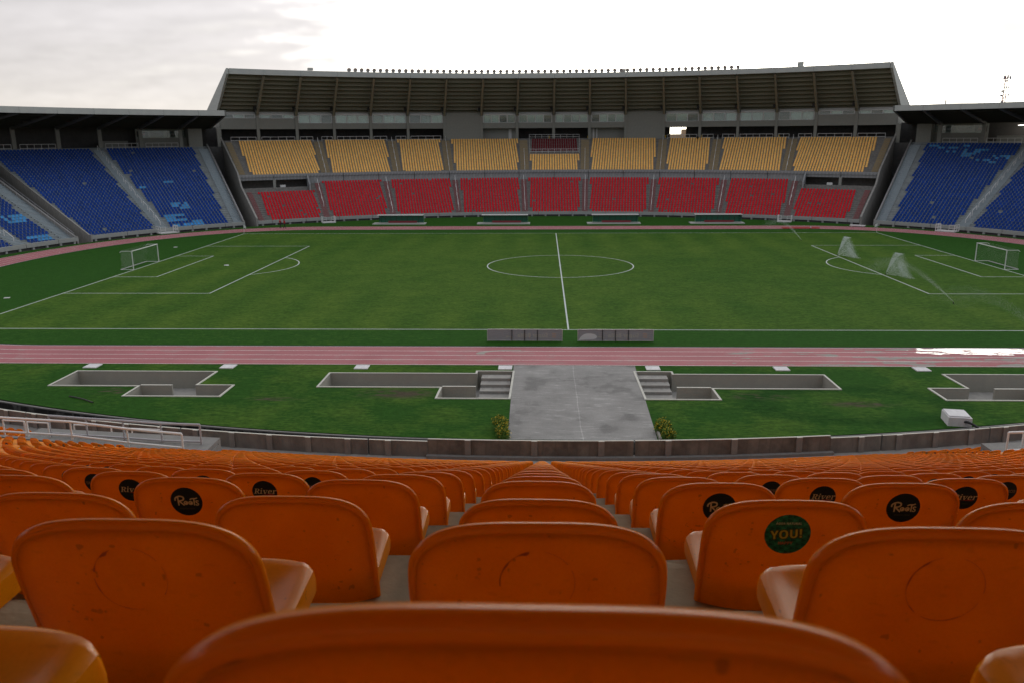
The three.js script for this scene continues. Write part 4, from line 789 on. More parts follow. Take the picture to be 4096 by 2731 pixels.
// advertising boards seen from behind: pale frames, dark struts, mirrored print showing through
function adTex() {
  const c = document.createElement('canvas'); c.width = 1024; c.height = 160; const x = c.getContext('2d');
  x.fillStyle = '#97979c'; x.fillRect(0, 0, 1024, 160);
  for (let i = 0; i < 500; i++) { x.fillStyle = `rgba(${(i * 37) % 60 + 110},${(i * 37) % 60 + 110},${(i * 37) % 60 + 114},0.08)`; x.fillRect((i * 211) % 1024, (i * 97) % 160, 60, 14); }
  x.save(); x.translate(1024, 0); x.scale(-1, 1); x.font = 'bold 78px sans-serif'; x.textBaseline = 'middle'; x.fillStyle = '#a9a7a0'; x.fillText('Super Bolla', 190, 88); x.font = 'bold 36px sans-serif'; x.fillText('.com', 690, 104);
  x.fillStyle = '#ab9488'; for (let k = 0; k < 3; k++) { x.beginPath(); x.ellipse(108, 62 + k * 26, 34, 9, -0.2, 0, 7); x.fill(); } x.restore();
  const t = new THREE.CanvasTexture(c); t.colorSpace = THREE.SRGBColorSpace; return t;
}
{
  const face = new THREE.MeshStandardMaterial({ map: adTex(), roughness: 0.85, side: THREE.DoubleSide });
  for (const [x0, x1, label, torn] of [[-6.9, -0.64, 'grey back of an advertising board left of the halfway line', false], [0.66, 6.93, 'grey back of an advertising board with a torn white patch', true]]) {
    const W = x1 - x0, H = 0.96, g = thing('advertising_board', label, 'board', [(x0 + x1) / 2, 0, 41.5], 0, 'advertising boards by the near touchline');
    const p = new THREE.PlaneGeometry(W - 0.06, H - 0.06); p.translate(0, H / 2 + 0.03, 0); part(g, 'panel', p, face);
    part(g, 'panel_front', boxGeo(0, H / 2 + 0.03, -0.03, W - 0.06, H - 0.06, 0.03), M.whitePaint);
    part(g, 'frame', merge([boxGeo(0, H + 0.01, 0.01, W, 0.05, 0.06), boxGeo(0, 0.045, 0.01, W, 0.04, 0.06), boxGeo(-W / 2, H / 2, 0.01, 0.05, H, 0.06), boxGeo(W / 2, H / 2, 0.01, 0.05, H, 0.06)]), M.alu);
    for (const u of [-0.173, -0.002, 0.17]) part(g, 'strut', boxGeo(u * W, H / 2 + 0.02, 0.03, 0.05, H - 0.05, 0.05), M.black);
    for (const u of [-0.35, 0, 0.35]) part(g, 'foot', boxGeo(u * W, 0.02, -0.15, 0.06, 0.04, 0.6), M.black);
    if (torn) { const s = new THREE.Shape(); s.moveTo(-2.85, 0.07); s.bezierCurveTo(-2.7, 0.4, -2.45, 0.62, -2.1, 0.64); s.bezierCurveTo(-1.6, 0.66, -1.2, 0.5, -1.36, 0.24); s.bezierCurveTo(-1.5, 0.1, -2.2, 0.16, -2.85, 0.07); part(g, 'torn_patch', new THREE.ShapeGeometry(s, 10).translate(-0.22, 0, 0.006), mat([0.62, 0.63, 0.66], 0.8)); }
  }
}
// team benches under flat white roofs on the far side
{
  const green = new THREE.MeshPhysicalMaterial({ color: lin(0.012, 0.15, 0.09), roughness: 0.3, side: THREE.DoubleSide });
  [-30.05, -9.6, 11.8, 31.65].forEach((x, i) => {
    const g = thing('team_bench', `white-roofed green team bench before the red seats, ${ord[i]} from the left`, 'bench', [x, 0, -54.2], 0, 'team benches on the far side'), W = 8.7;
    part(g, 'base', boxGeo(-0.35, 0.08, 0.3, W + 1.6, 0.16, 2.6), M.fascia); part(g, 'roof', boxGeo(-0.1, 1.72, 0.25, W + 0.35, 0.1, 1.5), M.whitePaint);
    for (let k = 0; k < 8; k++) { const u = lerp(-W / 2, W / 2, (k + 0.5) / 8); part(g, 'back_panel', boxGeo(u, 0.95, -0.5, W / 8 - 0.06, 1.4, 0.04), green); }
    for (let k = 0; k <= 8; k++) part(g, 'upright', boxGeo(lerp(-W / 2, W / 2, k / 8), 0.92, -0.42, 0.06, 1.55, 0.06), k % 8 ? M.dark : M.whitePaint);
    for (const u of [-W / 2, W / 2]) part(g, 'side_panel', boxGeo(u, 0.95, 0.0, 0.04, 1.4, 0.85), green);
    part(g, 'seat_row', merge([boxGeo(0.2, 0.5, -0.1, W * 0.66, 0.08, 0.42), boxGeo(0.2, 0.33, -0.1, W * 0.64, 0.3, 0.2)]), M.redPaint);
  });
}
// white access bridges over the moat
[[-44.8, -55.6, -0.37, 'in front of the red seats on the left', 2.6], [-69.2, -37.8, -0.8, 'in front of the left blue seats', 3.2], [44.6, -55.2, 0.37, 'in front of the red seats on the right', 2.6], [67.4, -38.0, 0.8, 'in front of the right blue seats', 3.2]].forEach(([x, z, f, where, w]) => {
  const g = thing('access_bridge', `small white railed bridge ${where}`, 'footbridge', [x, 0, z], -f, 'white bridges over the moat'), d = 2.2;
  part(g, 'deck', boxGeo(0, 0.12, -0.9, w, 0.14, d), M.whitePaint);
  for (const s of [-1, 1]) { const X = s * (w / 2 - 0.05), list = []; for (const zz of [0.1, -0.9, -1.9]) list.push(bar([X, 0.18, zz], [X, 1.25, zz], 0.07, 6)); for (const y of [0.7, 1.25]) list.push(bar([X, y, 0.1], [X, y, -1.9], 0.07, 6)); list.push(bar([X, 0.7, 0.1], [X - s * w * 0.28, 0.7, 0.1], 0.04, 6), bar([X, 1.25, 0.1], [X - s * w * 0.28, 1.25, 0.1], 0.04, 6), bar([X - s * w * 0.28, 0.18, 0.1], [X - s * w * 0.28, 1.25, 0.1], 0.04, 6)); part(g, 'side_rail', merge(list), M.whitePaint); }
});
{ const g = thing('landing_pad', 'low white slab at the foot of the right-hand ramp', 'slab', [55.7, 0, -46.9], -0.5); part(g, 'top', boxGeo(0, 0.22, 0, 2.6, 0.16, 1.3), M.whitePaint); part(g, 'leg', boxGeo(-1, 0.07, 0, 0.2, 0.14, 1.0), M.fascia); part(g, 'leg', boxGeo(1, 0.07, 0, 0.2, 0.14, 1.0), M.fascia); }
{ const g = thing('jump_mat', 'flat red mat lying on the far track at the right', 'mat', [44.5, 0, -44.2], 0.02); part(g, 'mat', boxGeo(0, 0.1, 0, 6.5, 0.15, 1.2), mat([0.4, 0.03, 0.03], 0.7)); part(g, 'marker', boxGeo(1.6, 0.3, 0.62, 0.2, 0.25, 0.1), M.whitePaint); }
// pump box with a black hose at the edge of the near lawn
{
  const g = thing('pump_box', 'white concrete pump box on the right of the near lawn', 'box', [22.3, 0, 61.35], -0.18);
  part(g, 'box', boxGeo(0, 0.27, 0, 1.28, 0.54, 1.5), M.whiteSlab); part(g, 'lid', boxGeo(-0.02, 0.575, -0.04, 1.14, 0.07, 1.3), M.whiteSlab);
  const c = new THREE.CatmullRomCurve3([V(0.25, 0.3, 0.7), V(0.45, 0.34, 0.95), V(0.7, 0.24, 1.15), V(0.86, 0.1, 1.35), V(0.9, -0.3, 1.75), V(0.92, -1.2, 1.85), V(0.92, -2.4, 1.85)]);
  part(g, 'hose', new THREE.TubeGeometry(c, 30, 0.075, 8), M.black);
}
// flowering bushes at the foot of the ramp
function bush(x, z, label, seed, w) {
  const g = thing('flowering_bush', label, 'bush', [x, 0, z], 0, 'yellow flowering bushes by the ramp'), r = rng(seed), leaf = new GB(), flower = new GB(), stems = [];
  const lobes = []; for (let i = 0; i < 9; i++) lobes.push([(r() - 0.5) * w, 0.12 + r() * 0.5, (r() - 0.5) * 2.6, 0.24 + r() * 0.2]);
  for (const [lx, ly, lz] of lobes) stems.push(bar([lx * 0.6, -0.05, lz * 0.8], [lx, ly, lz], 0.014, 5));
  for (let i = 0; i < 5200; i++) {
    const [lx, ly, lz, lr] = lobes[Math.floor(r() * 9)], a = r() * 6.283, b = Math.acos(2 * r() - 1), q = lr * Math.cbrt(0.25 + 0.75 * r()) * (0.82 + 0.4 * r()), p = [lx + q * Math.sin(b) * Math.cos(a), Math.max(0.02, ly + q * Math.cos(b) * 0.9), lz + q * Math.sin(b) * Math.sin(a)];
    const isF = r() < 0.22 && q > lr * 0.7 && Math.cos(b) > -0.3, s = isF ? 0.03 + r() * 0.02 : 0.03 + r() * 0.03, t1 = V(r() - 0.5, r() - 0.5, r() - 0.5).normalize(), t2 = V(r() - 0.5, r() - 0.5, r() - 0.5).cross(t1).normalize(), A = V(...p);
    const f = (m, n) => A.clone().addScaledVector(t1, m * s).addScaledVector(t2, n * s * 0.6).toArray(); (isF ? flower : leaf).quad(f(-1, 0), f(0, 1), f(1, 0), f(0, -1));
  }
  part(g, 'foliage', leaf.geo(), new THREE.MeshPhysicalMaterial({ color: lin(0.10, 0.19, 0.03), roughness: 0.7, specularIntensity: 0.4, side: THREE.DoubleSide }));
  part(g, 'flowers', flower.geo(), mat([0.85, 0.60, 0.03], 0.7)); part(g, 'stems', merge(stems), mat([0.10, 0.07, 0.04], 0.9));
}
bush(-4.75, 63.5, 'green bush with yellow flowers on the left of the ramp', 3, 0.75); bush(4.85, 63.9, 'green bush with yellow flowers on the right of the ramp', 8, 0.75);
{ const g = thing('ramp_kerb', 'short concrete kerb wall beside the right flowering bush', 'kerb', [4.3, 0, 64.2]); part(g, 'kerb', boxGeo(0.06, 0.08, 0, 0.12, 0.26, 1.5), M.pitWall); }

// walkway decks with railings: a sloping one on the left of the near stand, another at the right edge
function deck(label, x0, x1, y0, y1) {
  const g = thing('walkway_deck', label, 'walkway', [x0, 0, 72]), w = x1 - x0, q = (x, y, z) => [x, y, z];
  part(g, 'slab', new GB().hexa([q(0, y0 - 0.2, 1.0), q(w, y1 - 0.2, 1.0), q(w, y1 - 0.2, -1.1), q(0, y0 - 0.2, -1.1), q(0, y0, 1.0), q(w, y1, 1.0), q(w, y1, -1.1), q(0, y0, -1.1)]).geo(), M.parapetPost);
  for (const [za, zb, n] of [[0.98, 0.78, 'near_wall'], [-0.85, -1.08, 'far_wall']]) part(g, n, new GB().hexa([q(0, -0.3, za), q(w, -0.3, za), q(w, -0.3, zb), q(0, -0.3, zb), q(0, y0 - 0.2, za), q(w, y1 - 0.2, za), q(w, y1 - 0.2, zb), q(0, y0 - 0.2, zb)]).geo(), M.parapetPost);
  part(g, 'end_wall', boxGeo(w * 0.005, (y0 - 0.2) / 2, 0, 0.2, y0 - 0.24, 1.5), M.parapetPost);
  return g;
}
function railing(label, m, z, pts, low) {              // pts: [x, top of rail]; low: height of the lower bar under the top
  const [ox, oy] = pts[0], t = thing('deck_railing', label, 'railing', [ox, oy, z]);
  pts.forEach(([x, y], i) => {
    part(t, 'post', bar([x - ox, y - oy, 0], [x - ox, y - oy - low - 0.18, 0], 0.045, 10), m);
    if (i) { const [a, b] = pts[i - 1]; part(t, 'top_rail', bar([a - ox, b - oy, 0], [x - ox, y - oy, 0], 0.06, 10), m); part(t, 'lower_rail', bar([a - ox, b - oy - low, 0], [x - ox, y - oy - low, 0], 0.05, 10), m); }
  });
}
function hoop(label, x0, x1, yb, yt, z) { const t = thing('pipe_hoop', label, 'railing', [x0, yb, z]); part(t, 'post', bar([0, 0, 0], [0, yt - yb, 0], 0.04, 8), M.whitePipe); part(t, 'post', bar([x1 - x0, -0.1, 0], [x1 - x0, yt - yb - 0.06, 0], 0.04, 8), M.whitePipe); part(t, 'top_bar', bar([0, yt - yb, 0], [x1 - x0, yt - yb - 0.06, 0], 0.04, 8), M.whitePipe); }
{
  const g = deck('sloping concrete walkway deck across the left of the near stand', -18.2, -27.2, 2.3, 2.75);
  part(g, 'side_wall', new GB().hexa([[-5.9, 1.4, 1.95], [-16, 2.2, 1.95], [-16, 2.2, 1.72], [-5.9, 1.4, 1.72], [-5.9, 3.17, 1.95], [-16, 4.0, 1.95], [-16, 4.0, 1.72], [-5.9, 3.17, 1.72]]).geo(), M.parapetPost);
  railing('white pipe railing along the near edge of the left walkway deck', M.whitePipe, 72.8, [[-19.23, 3.19], [-21.83, 3.43], [-24.51, 3.76], [-26.63, 3.88], [-30, 4.07]], 0.69);
  railing('grey pipe railing along the far edge of the left walkway deck', M.greyPipe, 71.9, [[-18.73, 3.33], [-20.64, 3.38], [-22.48, 3.51], [-24.28, 3.61], [-26.09, 3.74]], 0.87);
  hoop('low white pipe hoop beyond the left walkway deck, the left one', -26.3, -24.37, 1.6, 2.46, 69.6); hoop('low white pipe hoop beyond the left walkway deck, the right one', -23.3, -21.76, 1.4, 2.28, 69.6);
  hoop('white pipe hoop at the left end of the walkway deck', -27.14, -26.1, 2.6, 3.46, 72.0); hoop('white pipe hoop at the left edge of the view', -28.31, -27.27, 2.7, 3.54, 72.0);
  deck('concrete walkway deck at the right edge of the near stand', 18.7, 31, 2.3, 2.75);
  railing('white pipe railing of the right walkway deck', M.whitePipe, 72.3, [[19.1, 3.35], [23, 3.5], [27, 3.65], [30, 3.75]], 0.86);
  hoop('white pipe hoop beyond the right walkway deck', 20.2, 22.5, 2.2, 3.1, 71.6);
}

// floodlights along the roof edge of the main stand
{
  const lamp = new THREE.CylinderGeometry(0.36, 0.2, 0.34, 14).rotateX(Math.PI / 2 + 0.5), faceG = new THREE.CircleGeometry(0.33, 14).rotateX(0.35).translate(0, -0.06, 0.18), arm = merge([bar([0, -0.52, -0.3], [0, -0.1, -0.12], 0.06, 5), boxGeo(0, -0.5, -0.2, 0.3, 0.08, 0.5)]);
  const housing = mat([0.55, 0.40, 0.36], 0.5), lens = mat([0.35, 0.34, 0.33], 0.2);
  for (let k = 0; k < 62; k++) {
    const th = lerp(-0.486, 0.43, k / 61), p = P3(th, 20.35, 30.98), g = thing('floodlight', `small round floodlight on the main stand roof, ${nth(k + 1)} from the left`, 'floodlight', p, frameF(th, 20).turn + Math.PI, 'floodlights on the roof edge'); g.scale.setScalar(1.25);
    part(g, 'housing', lamp, housing); part(g, 'lens', faceG, lens); part(g, 'bracket', arm, M.dark);
  }
}
// beyond the stadium: telecom mast, thin pole, apartment block seen through the gap
{
  const g = thing('telecom_mast', 'tall lattice telecom mast behind the right stand', 'mast', [132.8, -3, -150]), red = mat([0.35, 0.10, 0.08], 0.7), wh = mat([0.5, 0.46, 0.42], 0.7), H = 36;
  for (let k = 0; k < 13; k++) { const y0 = k * H / 13, y1 = (k + 1) * H / 13, w = lerp(0.8, 0.34, k / 13), v = lerp(0.8, 0.34, (k + 1) / 13), l = []; const c = (q, y, i) => [q * [1, -1, 0][i], y, q * [0.6, 0.6, -1.1][i]]; for (let i = 0; i < 3; i++) { const j = (i + 1) % 3; l.push(bar(c(w, y0, i), c(v, y1, i), 0.13, 5), bar(c(w, y0, i), c(v, y1, j), 0.07, 4), bar(c(w, y0, j), c(v, y1, i), 0.07, 4), bar(c(v, y1, i), c(v, y1, j), 0.07, 4)); } part(g, 'lattice_section', merge(l), k % 2 ? wh : red); }
  const aerial = (y, x, h, w) => part(g, 'antenna', merge([boxGeo(x, y, 0.6, w, h, 0.35), bar([0, y, 0], [x, y, 0.6], 0.06, 4)]), M.greyPipe);
  for (const [y, x, h, w] of [[35.2, -0.9, 1.1, 0.35], [35.2, 0.9, 1.0, 0.4], [35.4, 0.2, 1.0, 0.35], [32.6, 0.8, 1.0, 0.22], [31.4, -1.0, 0.7, 0.35], [30.2, -1.1, 0.6, 0.5], [30.4, 0.9, 0.7, 0.3], [28.4, -0.8, 1, 0.2], [27.6, 0.9, 1.1, 0.2], [26.6, -1.3, 0.6, 0.5], [26.2, 1.1, 0.6, 0.4]]) aerial(y, x, h, w);
  part(g, 'platform', new THREE.CylinderGeometry(0.8, 0.8, 0.15, 12).translate(0, 34.4, 0), M.greyPipe);
}
{ const g = thing('roof_pole', 'single thin pole rising behind the right stand roof', 'pole', [84, 15.4, -80]); part(g, 'pole', bar([0, 0, 0], [0.25, 8.6, 0], 0.08, 6), M.dark); part(g, 'foot', boxGeo(0, 0.2, 0, 0.8, 0.4, 0.8), M.dark); }
{
  const g = thing('apartment_block', 'tan apartment block seen through the gap in the main concourse', 'building', [68, -3, -330], -0.1), tan = mat([0.45, 0.33, 0.22], 0.9);
  part(g, 'wall', boxGeo(0, 10, 0, 24, 20, 12), tan); part(g, 'tower', boxGeo(4, 21.2, 0, 8, 2.4, 8), tan); part(g, 'mast', bar([8, 20, 0], [8, 27, 0], 0.2), M.dark);
  for (let y = 0; y < 5; y++) for (let k = 0; k < 6; k++) { const w = part(g, 'window', boxGeo(-10 + k * 4, 3.5 + y * 3.4, 6.01, 1.5, 1.6, 0.06), M.dark); part(w, 'sill', boxGeo(-10 + k * 4, 2.6 + y * 3.4, 6.1, 1.7, 0.12, 0.25), M.fascia); }
}
// people: one continuous body each, from tapered capsules
function body(bones, size, res, colorOf) {
  const mc = new MarchingCubes(res, mat(0xffffff), false, false, 60000), n = res, half = size / 2;
  for (let k = 0; k < n; k++) for (let j = 0; j < n; j++) for (let i = 0; i < n; i++) {
    const p = [(i - n / 2) / (n / 2) * half, (j - n / 2) / (n / 2) * half, (k - n / 2) / (n / 2) * half]; let d = 9;
    for (const [a, b, ra, rb] of bones) {
      const ab = [b[0] - a[0], b[1] - a[1], b[2] - a[2]], ap = [p[0] - a[0], p[1] - a[1], p[2] - a[2]], L = ab[0] ** 2 + ab[1] ** 2 + ab[2] ** 2 || 1e-6, t = clamp((ap[0] * ab[0] + ap[1] * ab[1] + ap[2] * ab[2]) / L);
      const q = Math.hypot(ap[0] - ab[0] * t, ap[1] - ab[1] * t, ap[2] - ab[2] * t) - lerp(ra, rb, t), h = clamp(0.5 + 0.5 * (q - d) / 0.035); d = lerp(q, d, h) - 0.035 * h * (1 - h);
    }
    mc.field[i + j * n + k * n * n] = -d;
  }
  mc.isolation = 0; mc.update(); const c = mc.count, g = new THREE.BufferGeometry(), P = mc.positionArray.slice(0, c * 3), N = mc.normalArray.slice(0, c * 3), C = new Float32Array(c * 3);
  for (let i = 0; i < c; i++) { for (let a = 0; a < 3; a++) P[i * 3 + a] *= half; const q = colorOf(P[i * 3], P[i * 3 + 1], P[i * 3 + 2]); C.set(q, i * 3); }
  g.setAttribute('position', new THREE.BufferAttribute(P, 3)); g.setAttribute('normal', new THREE.BufferAttribute(N, 3)); g.setAttribute('color', new THREE.BufferAttribute(C, 3)); return g;
}
const skin = [0.22, 0.11, 0.07], shirt = [0.38, 0.012, 0.02], trousers = [0.012, 0.012, 0.015], hair = [0.012, 0.01, 0.009];
function figure(o) {                                     // y is measured from the middle of the body, 0.86 m above the ground
  const s = o.stride, B = [];
  const hip = [[-0.09, 0.05, 0], [0.09, 0.05, 0]], knee = [[-0.09, -0.38, s * 0.16], [0.09, -0.38, -s * 0.05]], foot = [[-0.09, -0.80, s * 0.26], [0.09, -0.78, -s * 0.34]];
  for (let i = 0; i < 2; i++) B.push([hip[i], knee[i], 0.085, 0.06], [knee[i], foot[i], 0.058, 0.042], [foot[i], [foot[i][0], foot[i][1] - 0.02, foot[i][2] + 0.16], 0.042, 0.035]);
  B.push([[0, 0.08, 0], [0, 0.46, 0.01], 0.13, 0.15], [[-0.15, 0.50, 0], [0.15, 0.50, 0], 0.07, 0.07], [[0, 0.52, 0], [0, 0.66, 0.01], 0.055, 0.05], [[0, 0.74, 0.02], [0, 0.79, 0.015], 0.088, 0.095], [[0, 0.73, 0.11], [0, 0.745, 0.115], 0.015, 0.012]);
  const el = [[-0.25, 0.24, -s * 0.06], [0.25, 0.24, s * 0.05]], hd = o.carry ? [[-0.14, 0.2, 0.2], [0.2, 0.08, 0.15]] : [[-0.26, 0.02, s * 0.05], [0.25, 0.04, s * 0.14]];
  for (let i = 0; i < 2; i++) { const sh = i ? 0.18 : -0.18; B.push([[sh, 0.5, 0], el[i], 0.06, 0.045], [el[i], hd[i], 0.042, 0.03], [hd[i], [hd[i][0], hd[i][1] - 0.08, hd[i][2] + 0.01], 0.034, 0.02]); for (let f = 0; f < 4; f++) B.push([[hd[i][0] + (f - 1.5) * 0.016, hd[i][1] - 0.07, hd[i][2]], [hd[i][0] + (f - 1.5) * 0.018, hd[i][1] - 0.15 + Math.abs(f - 1.2) * 0.012, hd[i][2] + 0.02], 0.009, 0.008]); B.push([[hd[i][0] + (i ? -0.03 : 0.03), hd[i][1] - 0.03, hd[i][2] + 0.01], [hd[i][0] + (i ? -0.05 : 0.05), hd[i][1] - 0.1, hd[i][2] + 0.03], 0.01, 0.008]); }
  const g = body(B, 1.9, 72, (x, y, z) => (y > 0.60 ? (y > 0.77 || z < -0.03 ? hair : skin) : y > 0.06 ? (Math.abs(x) > 0.215 && y < 0.32 ? skin : shirt) : trousers));
  return g.translate(0, 0.86, 0);
}
{
  const clothed = new THREE.MeshStandardMaterial({ vertexColors: true, roughness: 0.85, side: THREE.DoubleSide });
  const longHair = new THREE.SphereGeometry(0.11, 12, 9).scale(1, 1.7, 0.8).translate(0, 1.52, -0.06);
  const a = thing('person', 'person in red shirt and dark trousers walking on the far track, left of the pair', 'person', [-51.85, 0.012, -46.7], 1.25, 'people on the far track'); part(a, 'body', figure({ stride: 0.7, carry: true }), clothed); part(a, 'bag', boxGeo(-0.02, 1.08, 0.22, 0.26, 0.24, 0.1), M.dark);
  const b = thing('person', 'person with long dark hair and red top walking, right of the pair', 'person', [-50.85, 0.012, -46.1], 1.35, 'people on the far track'); part(b, 'body', figure({ stride: 1, carry: false }), clothed); part(b, 'hair', longHair, mat(hair, 0.6));
}
// three dark-clothed people resting at the top of the yellow tier
{
  const B = [[[-0.09, 0.0, 0], [-0.1, 0.03, 0.42], 0.085, 0.065], [[0.09, 0.0, 0], [0.1, 0.03, 0.42], 0.085, 0.065], [[-0.1, 0.03, 0.42], [-0.1, -0.38, 0.46], 0.06, 0.045], [[0.1, 0.03, 0.42], [0.1, -0.38, 0.46], 0.06, 0.045], [[-0.1, -0.4, 0.46], [-0.1, -0.42, 0.6], 0.042, 0.035], [[0.1, -0.4, 0.46], [0.1, -0.42, 0.6], 0.042, 0.035], [[0, 0.02, 0], [0, 0.4, 0.05], 0.14, 0.15], [[-0.15, 0.44, 0.05], [0.15, 0.44, 0.05], 0.07, 0.07], [[0, 0.46, 0.06], [0, 0.6, 0.08], 0.055, 0.05], [[0, 0.68, 0.09], [0, 0.73, 0.085], 0.088, 0.095], [[-0.18, 0.44, 0.05], [-0.24, 0.2, 0.12], 0.06, 0.045], [[0.18, 0.44, 0.05], [0.24, 0.2, 0.12], 0.06, 0.045], [[-0.24, 0.2, 0.12], [-0.12, 0.12, 0.36], 0.042, 0.03], [[0.24, 0.2, 0.12], [0.12, 0.12, 0.36], 0.042, 0.03]];
  const g = body(B, 1.7, 56, (x, y, z) => (y > 0.54 && z > 0.12 && y < 0.72 ? skin : trousers)), m = new THREE.MeshStandardMaterial({ vertexColors: true, roughness: 0.9, side: THREE.DoubleSide });
  for (const [th, t, y, l] of [[0.3385, YEL.t + 19 * RP + 0.42, YEL.y + 19 * YEL.r + 0.12, 'person in black on the last top-row yellow seat, right of the bright gap'], [0.3785, 36.7, 16.0, 'left of two dark-clothed people sitting at the top of the stairs'], [0.3895, 36.7, 16.0, 'right of two dark-clothed people sitting at the top of the stairs']]) { const p = P3(th, t, y), o = thing('person', l, 'person', p, frameF(th, t).turn + Math.PI, 'people at the top of the yellow tier'); part(o, 'body', g, m); }
  const bin = merge([new THREE.CylinderGeometry(0.2, 0.17, 0.55, 12).translate(0, 0.28, 0), new THREE.CylinderGeometry(0.22, 0.22, 0.06, 12).translate(0, 0.58, 0)]), yl = mat([0.62, 0.42, 0.03], 0.6);
  [[0.2635, 37.4, 'at the left side of the bright gap'], [0.347, 36.6, 'beside the railing right of the bright gap'], [0.084, 37.0, 'right of the dark red seats'], [-0.007, 36.8, 'behind the dark red seats'], [0.522, 36.8, 'beside the second staircase from the right']].forEach(([th, t, w]) => { const o = thing('litter_bin', `small yellow litter bin on the concourse, ${w}`, 'bin', P3(th, t, 15.97), 0, 'yellow bins on the concourse'); part(o, 'bin', bin, yl); part(o, 'mouth', boxGeo(0, 0.45, 0.19, 0.16, 0.08, 0.03), M.black); });
  // two lit tubes in the right-hand concourse
  for (const [th, w] of [[0.957, 'left'], [0.972, 'right']]) { const p = P3(th, 38.5, 18.1), o = thing('tube_light', `lit fluorescent tube in the right-hand concourse, the ${w} one`, 'lamp', p, frameF(th, 38.5).turn, 'lit tubes in the right concourse'); part(o, 'fitting', boxGeo(0, 0.07, 0, 1.3, 0.06, 0.12), M.whitePaint); part(o, 'tube', new THREE.CylinderGeometry(0.03, 0.03, 1.2, 8).rotateZ(Math.PI / 2), new THREE.MeshStandardMaterial({ color: 0xffffff, emissive: lin(1, 0.95, 0.88), emissiveIntensity: 6 })); const l = new THREE.PointLight(0xfff2e0, 8); l.position.set(0, -0.12, 0); l.castShadow = true; l.name = 'tube_glow'; o.add(l); }
  for (const [a, b, c, l] of [[0.829, 0.852, [0.02, 0.06, 0.07], 'teal'], [0.858, 0.880, [0.34, 0.33, 0.38], 'pale'], [0.884, 0.903, [0.05, 0.05, 0.06], 'dark']]) for (const q of [1, -1]) { const o = thing('banner', `${l} banner hung in the booth of the ${q > 0 ? 'right' : 'left'} blue stand`, 'banner'); part(o, 'cloth', ringBox(q * a, q * b, 39.7, 39.75, 16.9, 18.1), mat(c, 0.8)); part(o, 'print', ringBox(q * lerp(a, b, 0.3), q * lerp(a, b, 0.75), 39.6, 39.64, 17.3, 17.7), l === 'dark' ? M.redPaint : mat([0.3, 0.28, 0.32], 0.8)); }
}
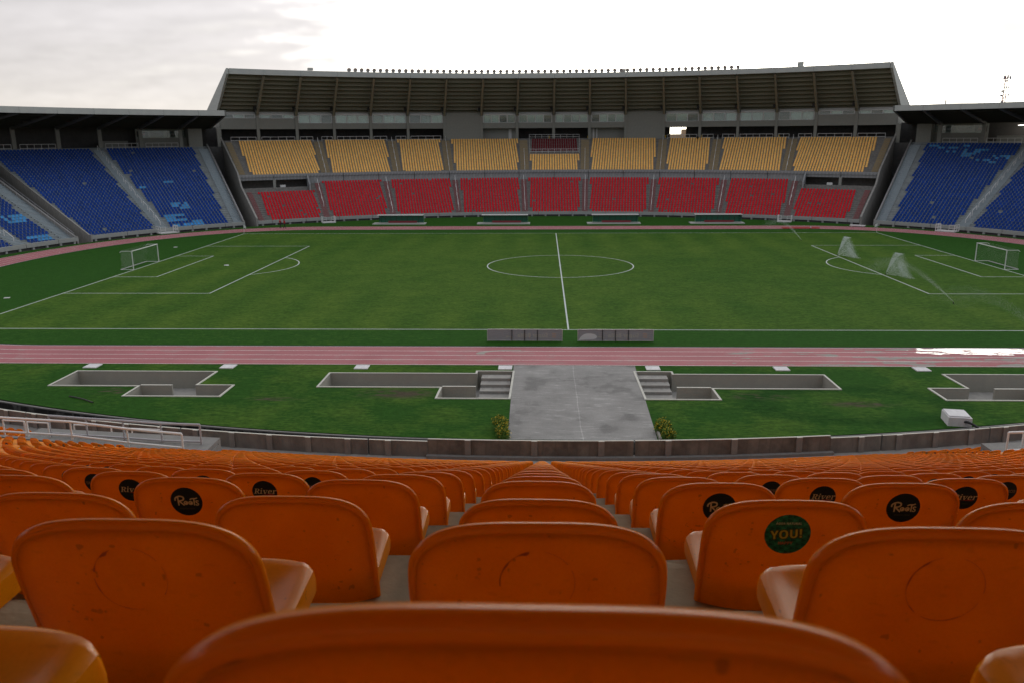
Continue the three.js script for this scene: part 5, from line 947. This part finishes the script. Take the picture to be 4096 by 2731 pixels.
// sprinklers: fine drops thrown along the jet and falling out of it
function sprinkler(x, z, az, el, v, n, label, spread, seed, size) {
  const g = thing('sprinkler', label, 'sprinkler', [x, 0, z], 0, 'lawn sprinklers');
  part(g, 'riser', bar([0, 0, 0], [0, 0.22, 0], 0.04, 8), M.black); part(g, 'nozzle', bar([0, 0.2, 0], [0.1 * Math.cos(az), 0.2 + 0.1 * Math.tan(el), -0.1 * Math.sin(az)], 0.025, 8), M.black);
  const r = rng(seed), im = new THREE.InstancedMesh(new THREE.IcosahedronGeometry(1, 0), new THREE.MeshPhysicalMaterial({ color: lin(0.85, 0.9, 0.9), roughness: 0.4, transmission: 0.4, thickness: 0 }), n), m = new THREE.Matrix4(), G = 9.8;
  for (let k = 0; k < n; k++) {
    const u = Math.pow(r(), 0.75) * (spread > 0.9 ? (k % 4 === 0 ? 0.5 : 0.86) : 1), jit = () => (r() + r() + r() - 1.5) / 1.5, drag = 1 - 0.5 * r() * spread, T = 2 * v * Math.sin(el) / G * u, va = v * drag, e = el + jit() * 0.03, a = az + jit() * 0.03 * (1 + spread * 2 * u);
    const dg = lerp(1, (1 - (1 - u) ** 2.2) / Math.max(u, 0.02), spread > 0.9 ? 0.9 : 0.3) * (spread > 0.9 ? 0.55 : 1); let px = va * Math.cos(e) * T * dg * Math.cos(a), pz = -va * Math.cos(e) * T * dg * Math.sin(a), py = 0.25 + v * Math.sin(e) * T - 0.5 * G * T * T;
    const core = spread > 0.9 && k % 4 === 0; const fall = core ? 0 : spread * Math.sqrt(u) * Math.pow(r(), 1.1) * 2.4; py -= fall * 1.1; px += fall * 0.3 + jit() * 0.5 * u * spread; pz += jit() * 0.6 * u * spread;
    if (spread > 0.9 && !core && r() < 0.62) { const f = Math.pow(r(), 0.8); px += (1 - f) * 0.9; py *= f; } const gone = py < 0.02;
    const s = size * (0.5 + r()) * (u < 0.25 ? 1.15 : 0.85); m.makeScale(gone ? 1e-4 : s, gone ? 1e-4 : s * 1.4, gone ? 1e-4 : s).setPosition(px, py, pz); im.setMatrixAt(k, m);
  }
  im.name = 'water_spray'; im.userData.kind = 'stuff'; g.add(im);
}
sprinkler(39.1, -8.7, -1.3, 1.05, 8.2, 16000, 'sprinkler throwing a tall white plume on the right penalty line, the farther one', 1.0, 21, 0.009);
sprinkler(39.2, 8.0, -1.25, 1.05, 8.3, 16000, 'sprinkler throwing a tall white plume on the right penalty line, the nearer one', 1.0, 22, 0.008);
sprinkler(38.9, 25.7, 1.62, 0.40, 17.6, 15000, 'sprinkler with a long low jet toward the right penalty area', 0.4, 23, 0.0042);
sprinkler(39.05, -25.5, 1.62, 0.40, 17, 9000, 'sprinkler with a faint low jet near the far right corner', 0.4, 24, 0.0055);
sprinkler(39.2, 42.0, 1.62, 0.40, 17, 12000, 'sprinkler spraying low mist at the right end of the near touchline', 0.6, 25, 0.0038);
// scraps of litter and a stick
[[-59.9, -19, 'behind the left goal, far side'], [-60.1, 22.95, 'at the left edge behind the goal line'], [-44.8, -0.3, 'on the left penalty spot side']].forEach(([x, z, w]) => solo('white_cover', boxGeo(x, 0.02, z, 0.55, 0.05, 0.45, 0.3), M.whitePaint, `white plate on the grass ${w}`, 'plate'));
{ const g = new THREE.TubeGeometry(new THREE.CatmullRomCurve3([V(-33.8, 0.05, 57.3), V(-32.6, 0.07, 57.9), V(-31.5, 0.05, 58.6)]), 10, 0.045, 6); solo('fallen_pipe', g, M.dark, 'thin dark pipe lying on the lawn at the left', 'pipe'); }
//__OBJ_END__
for (const o of scene.children) if (o.isMesh) o.castShadow = o.receiveShadow = true;
renderer.render(scene, camera);
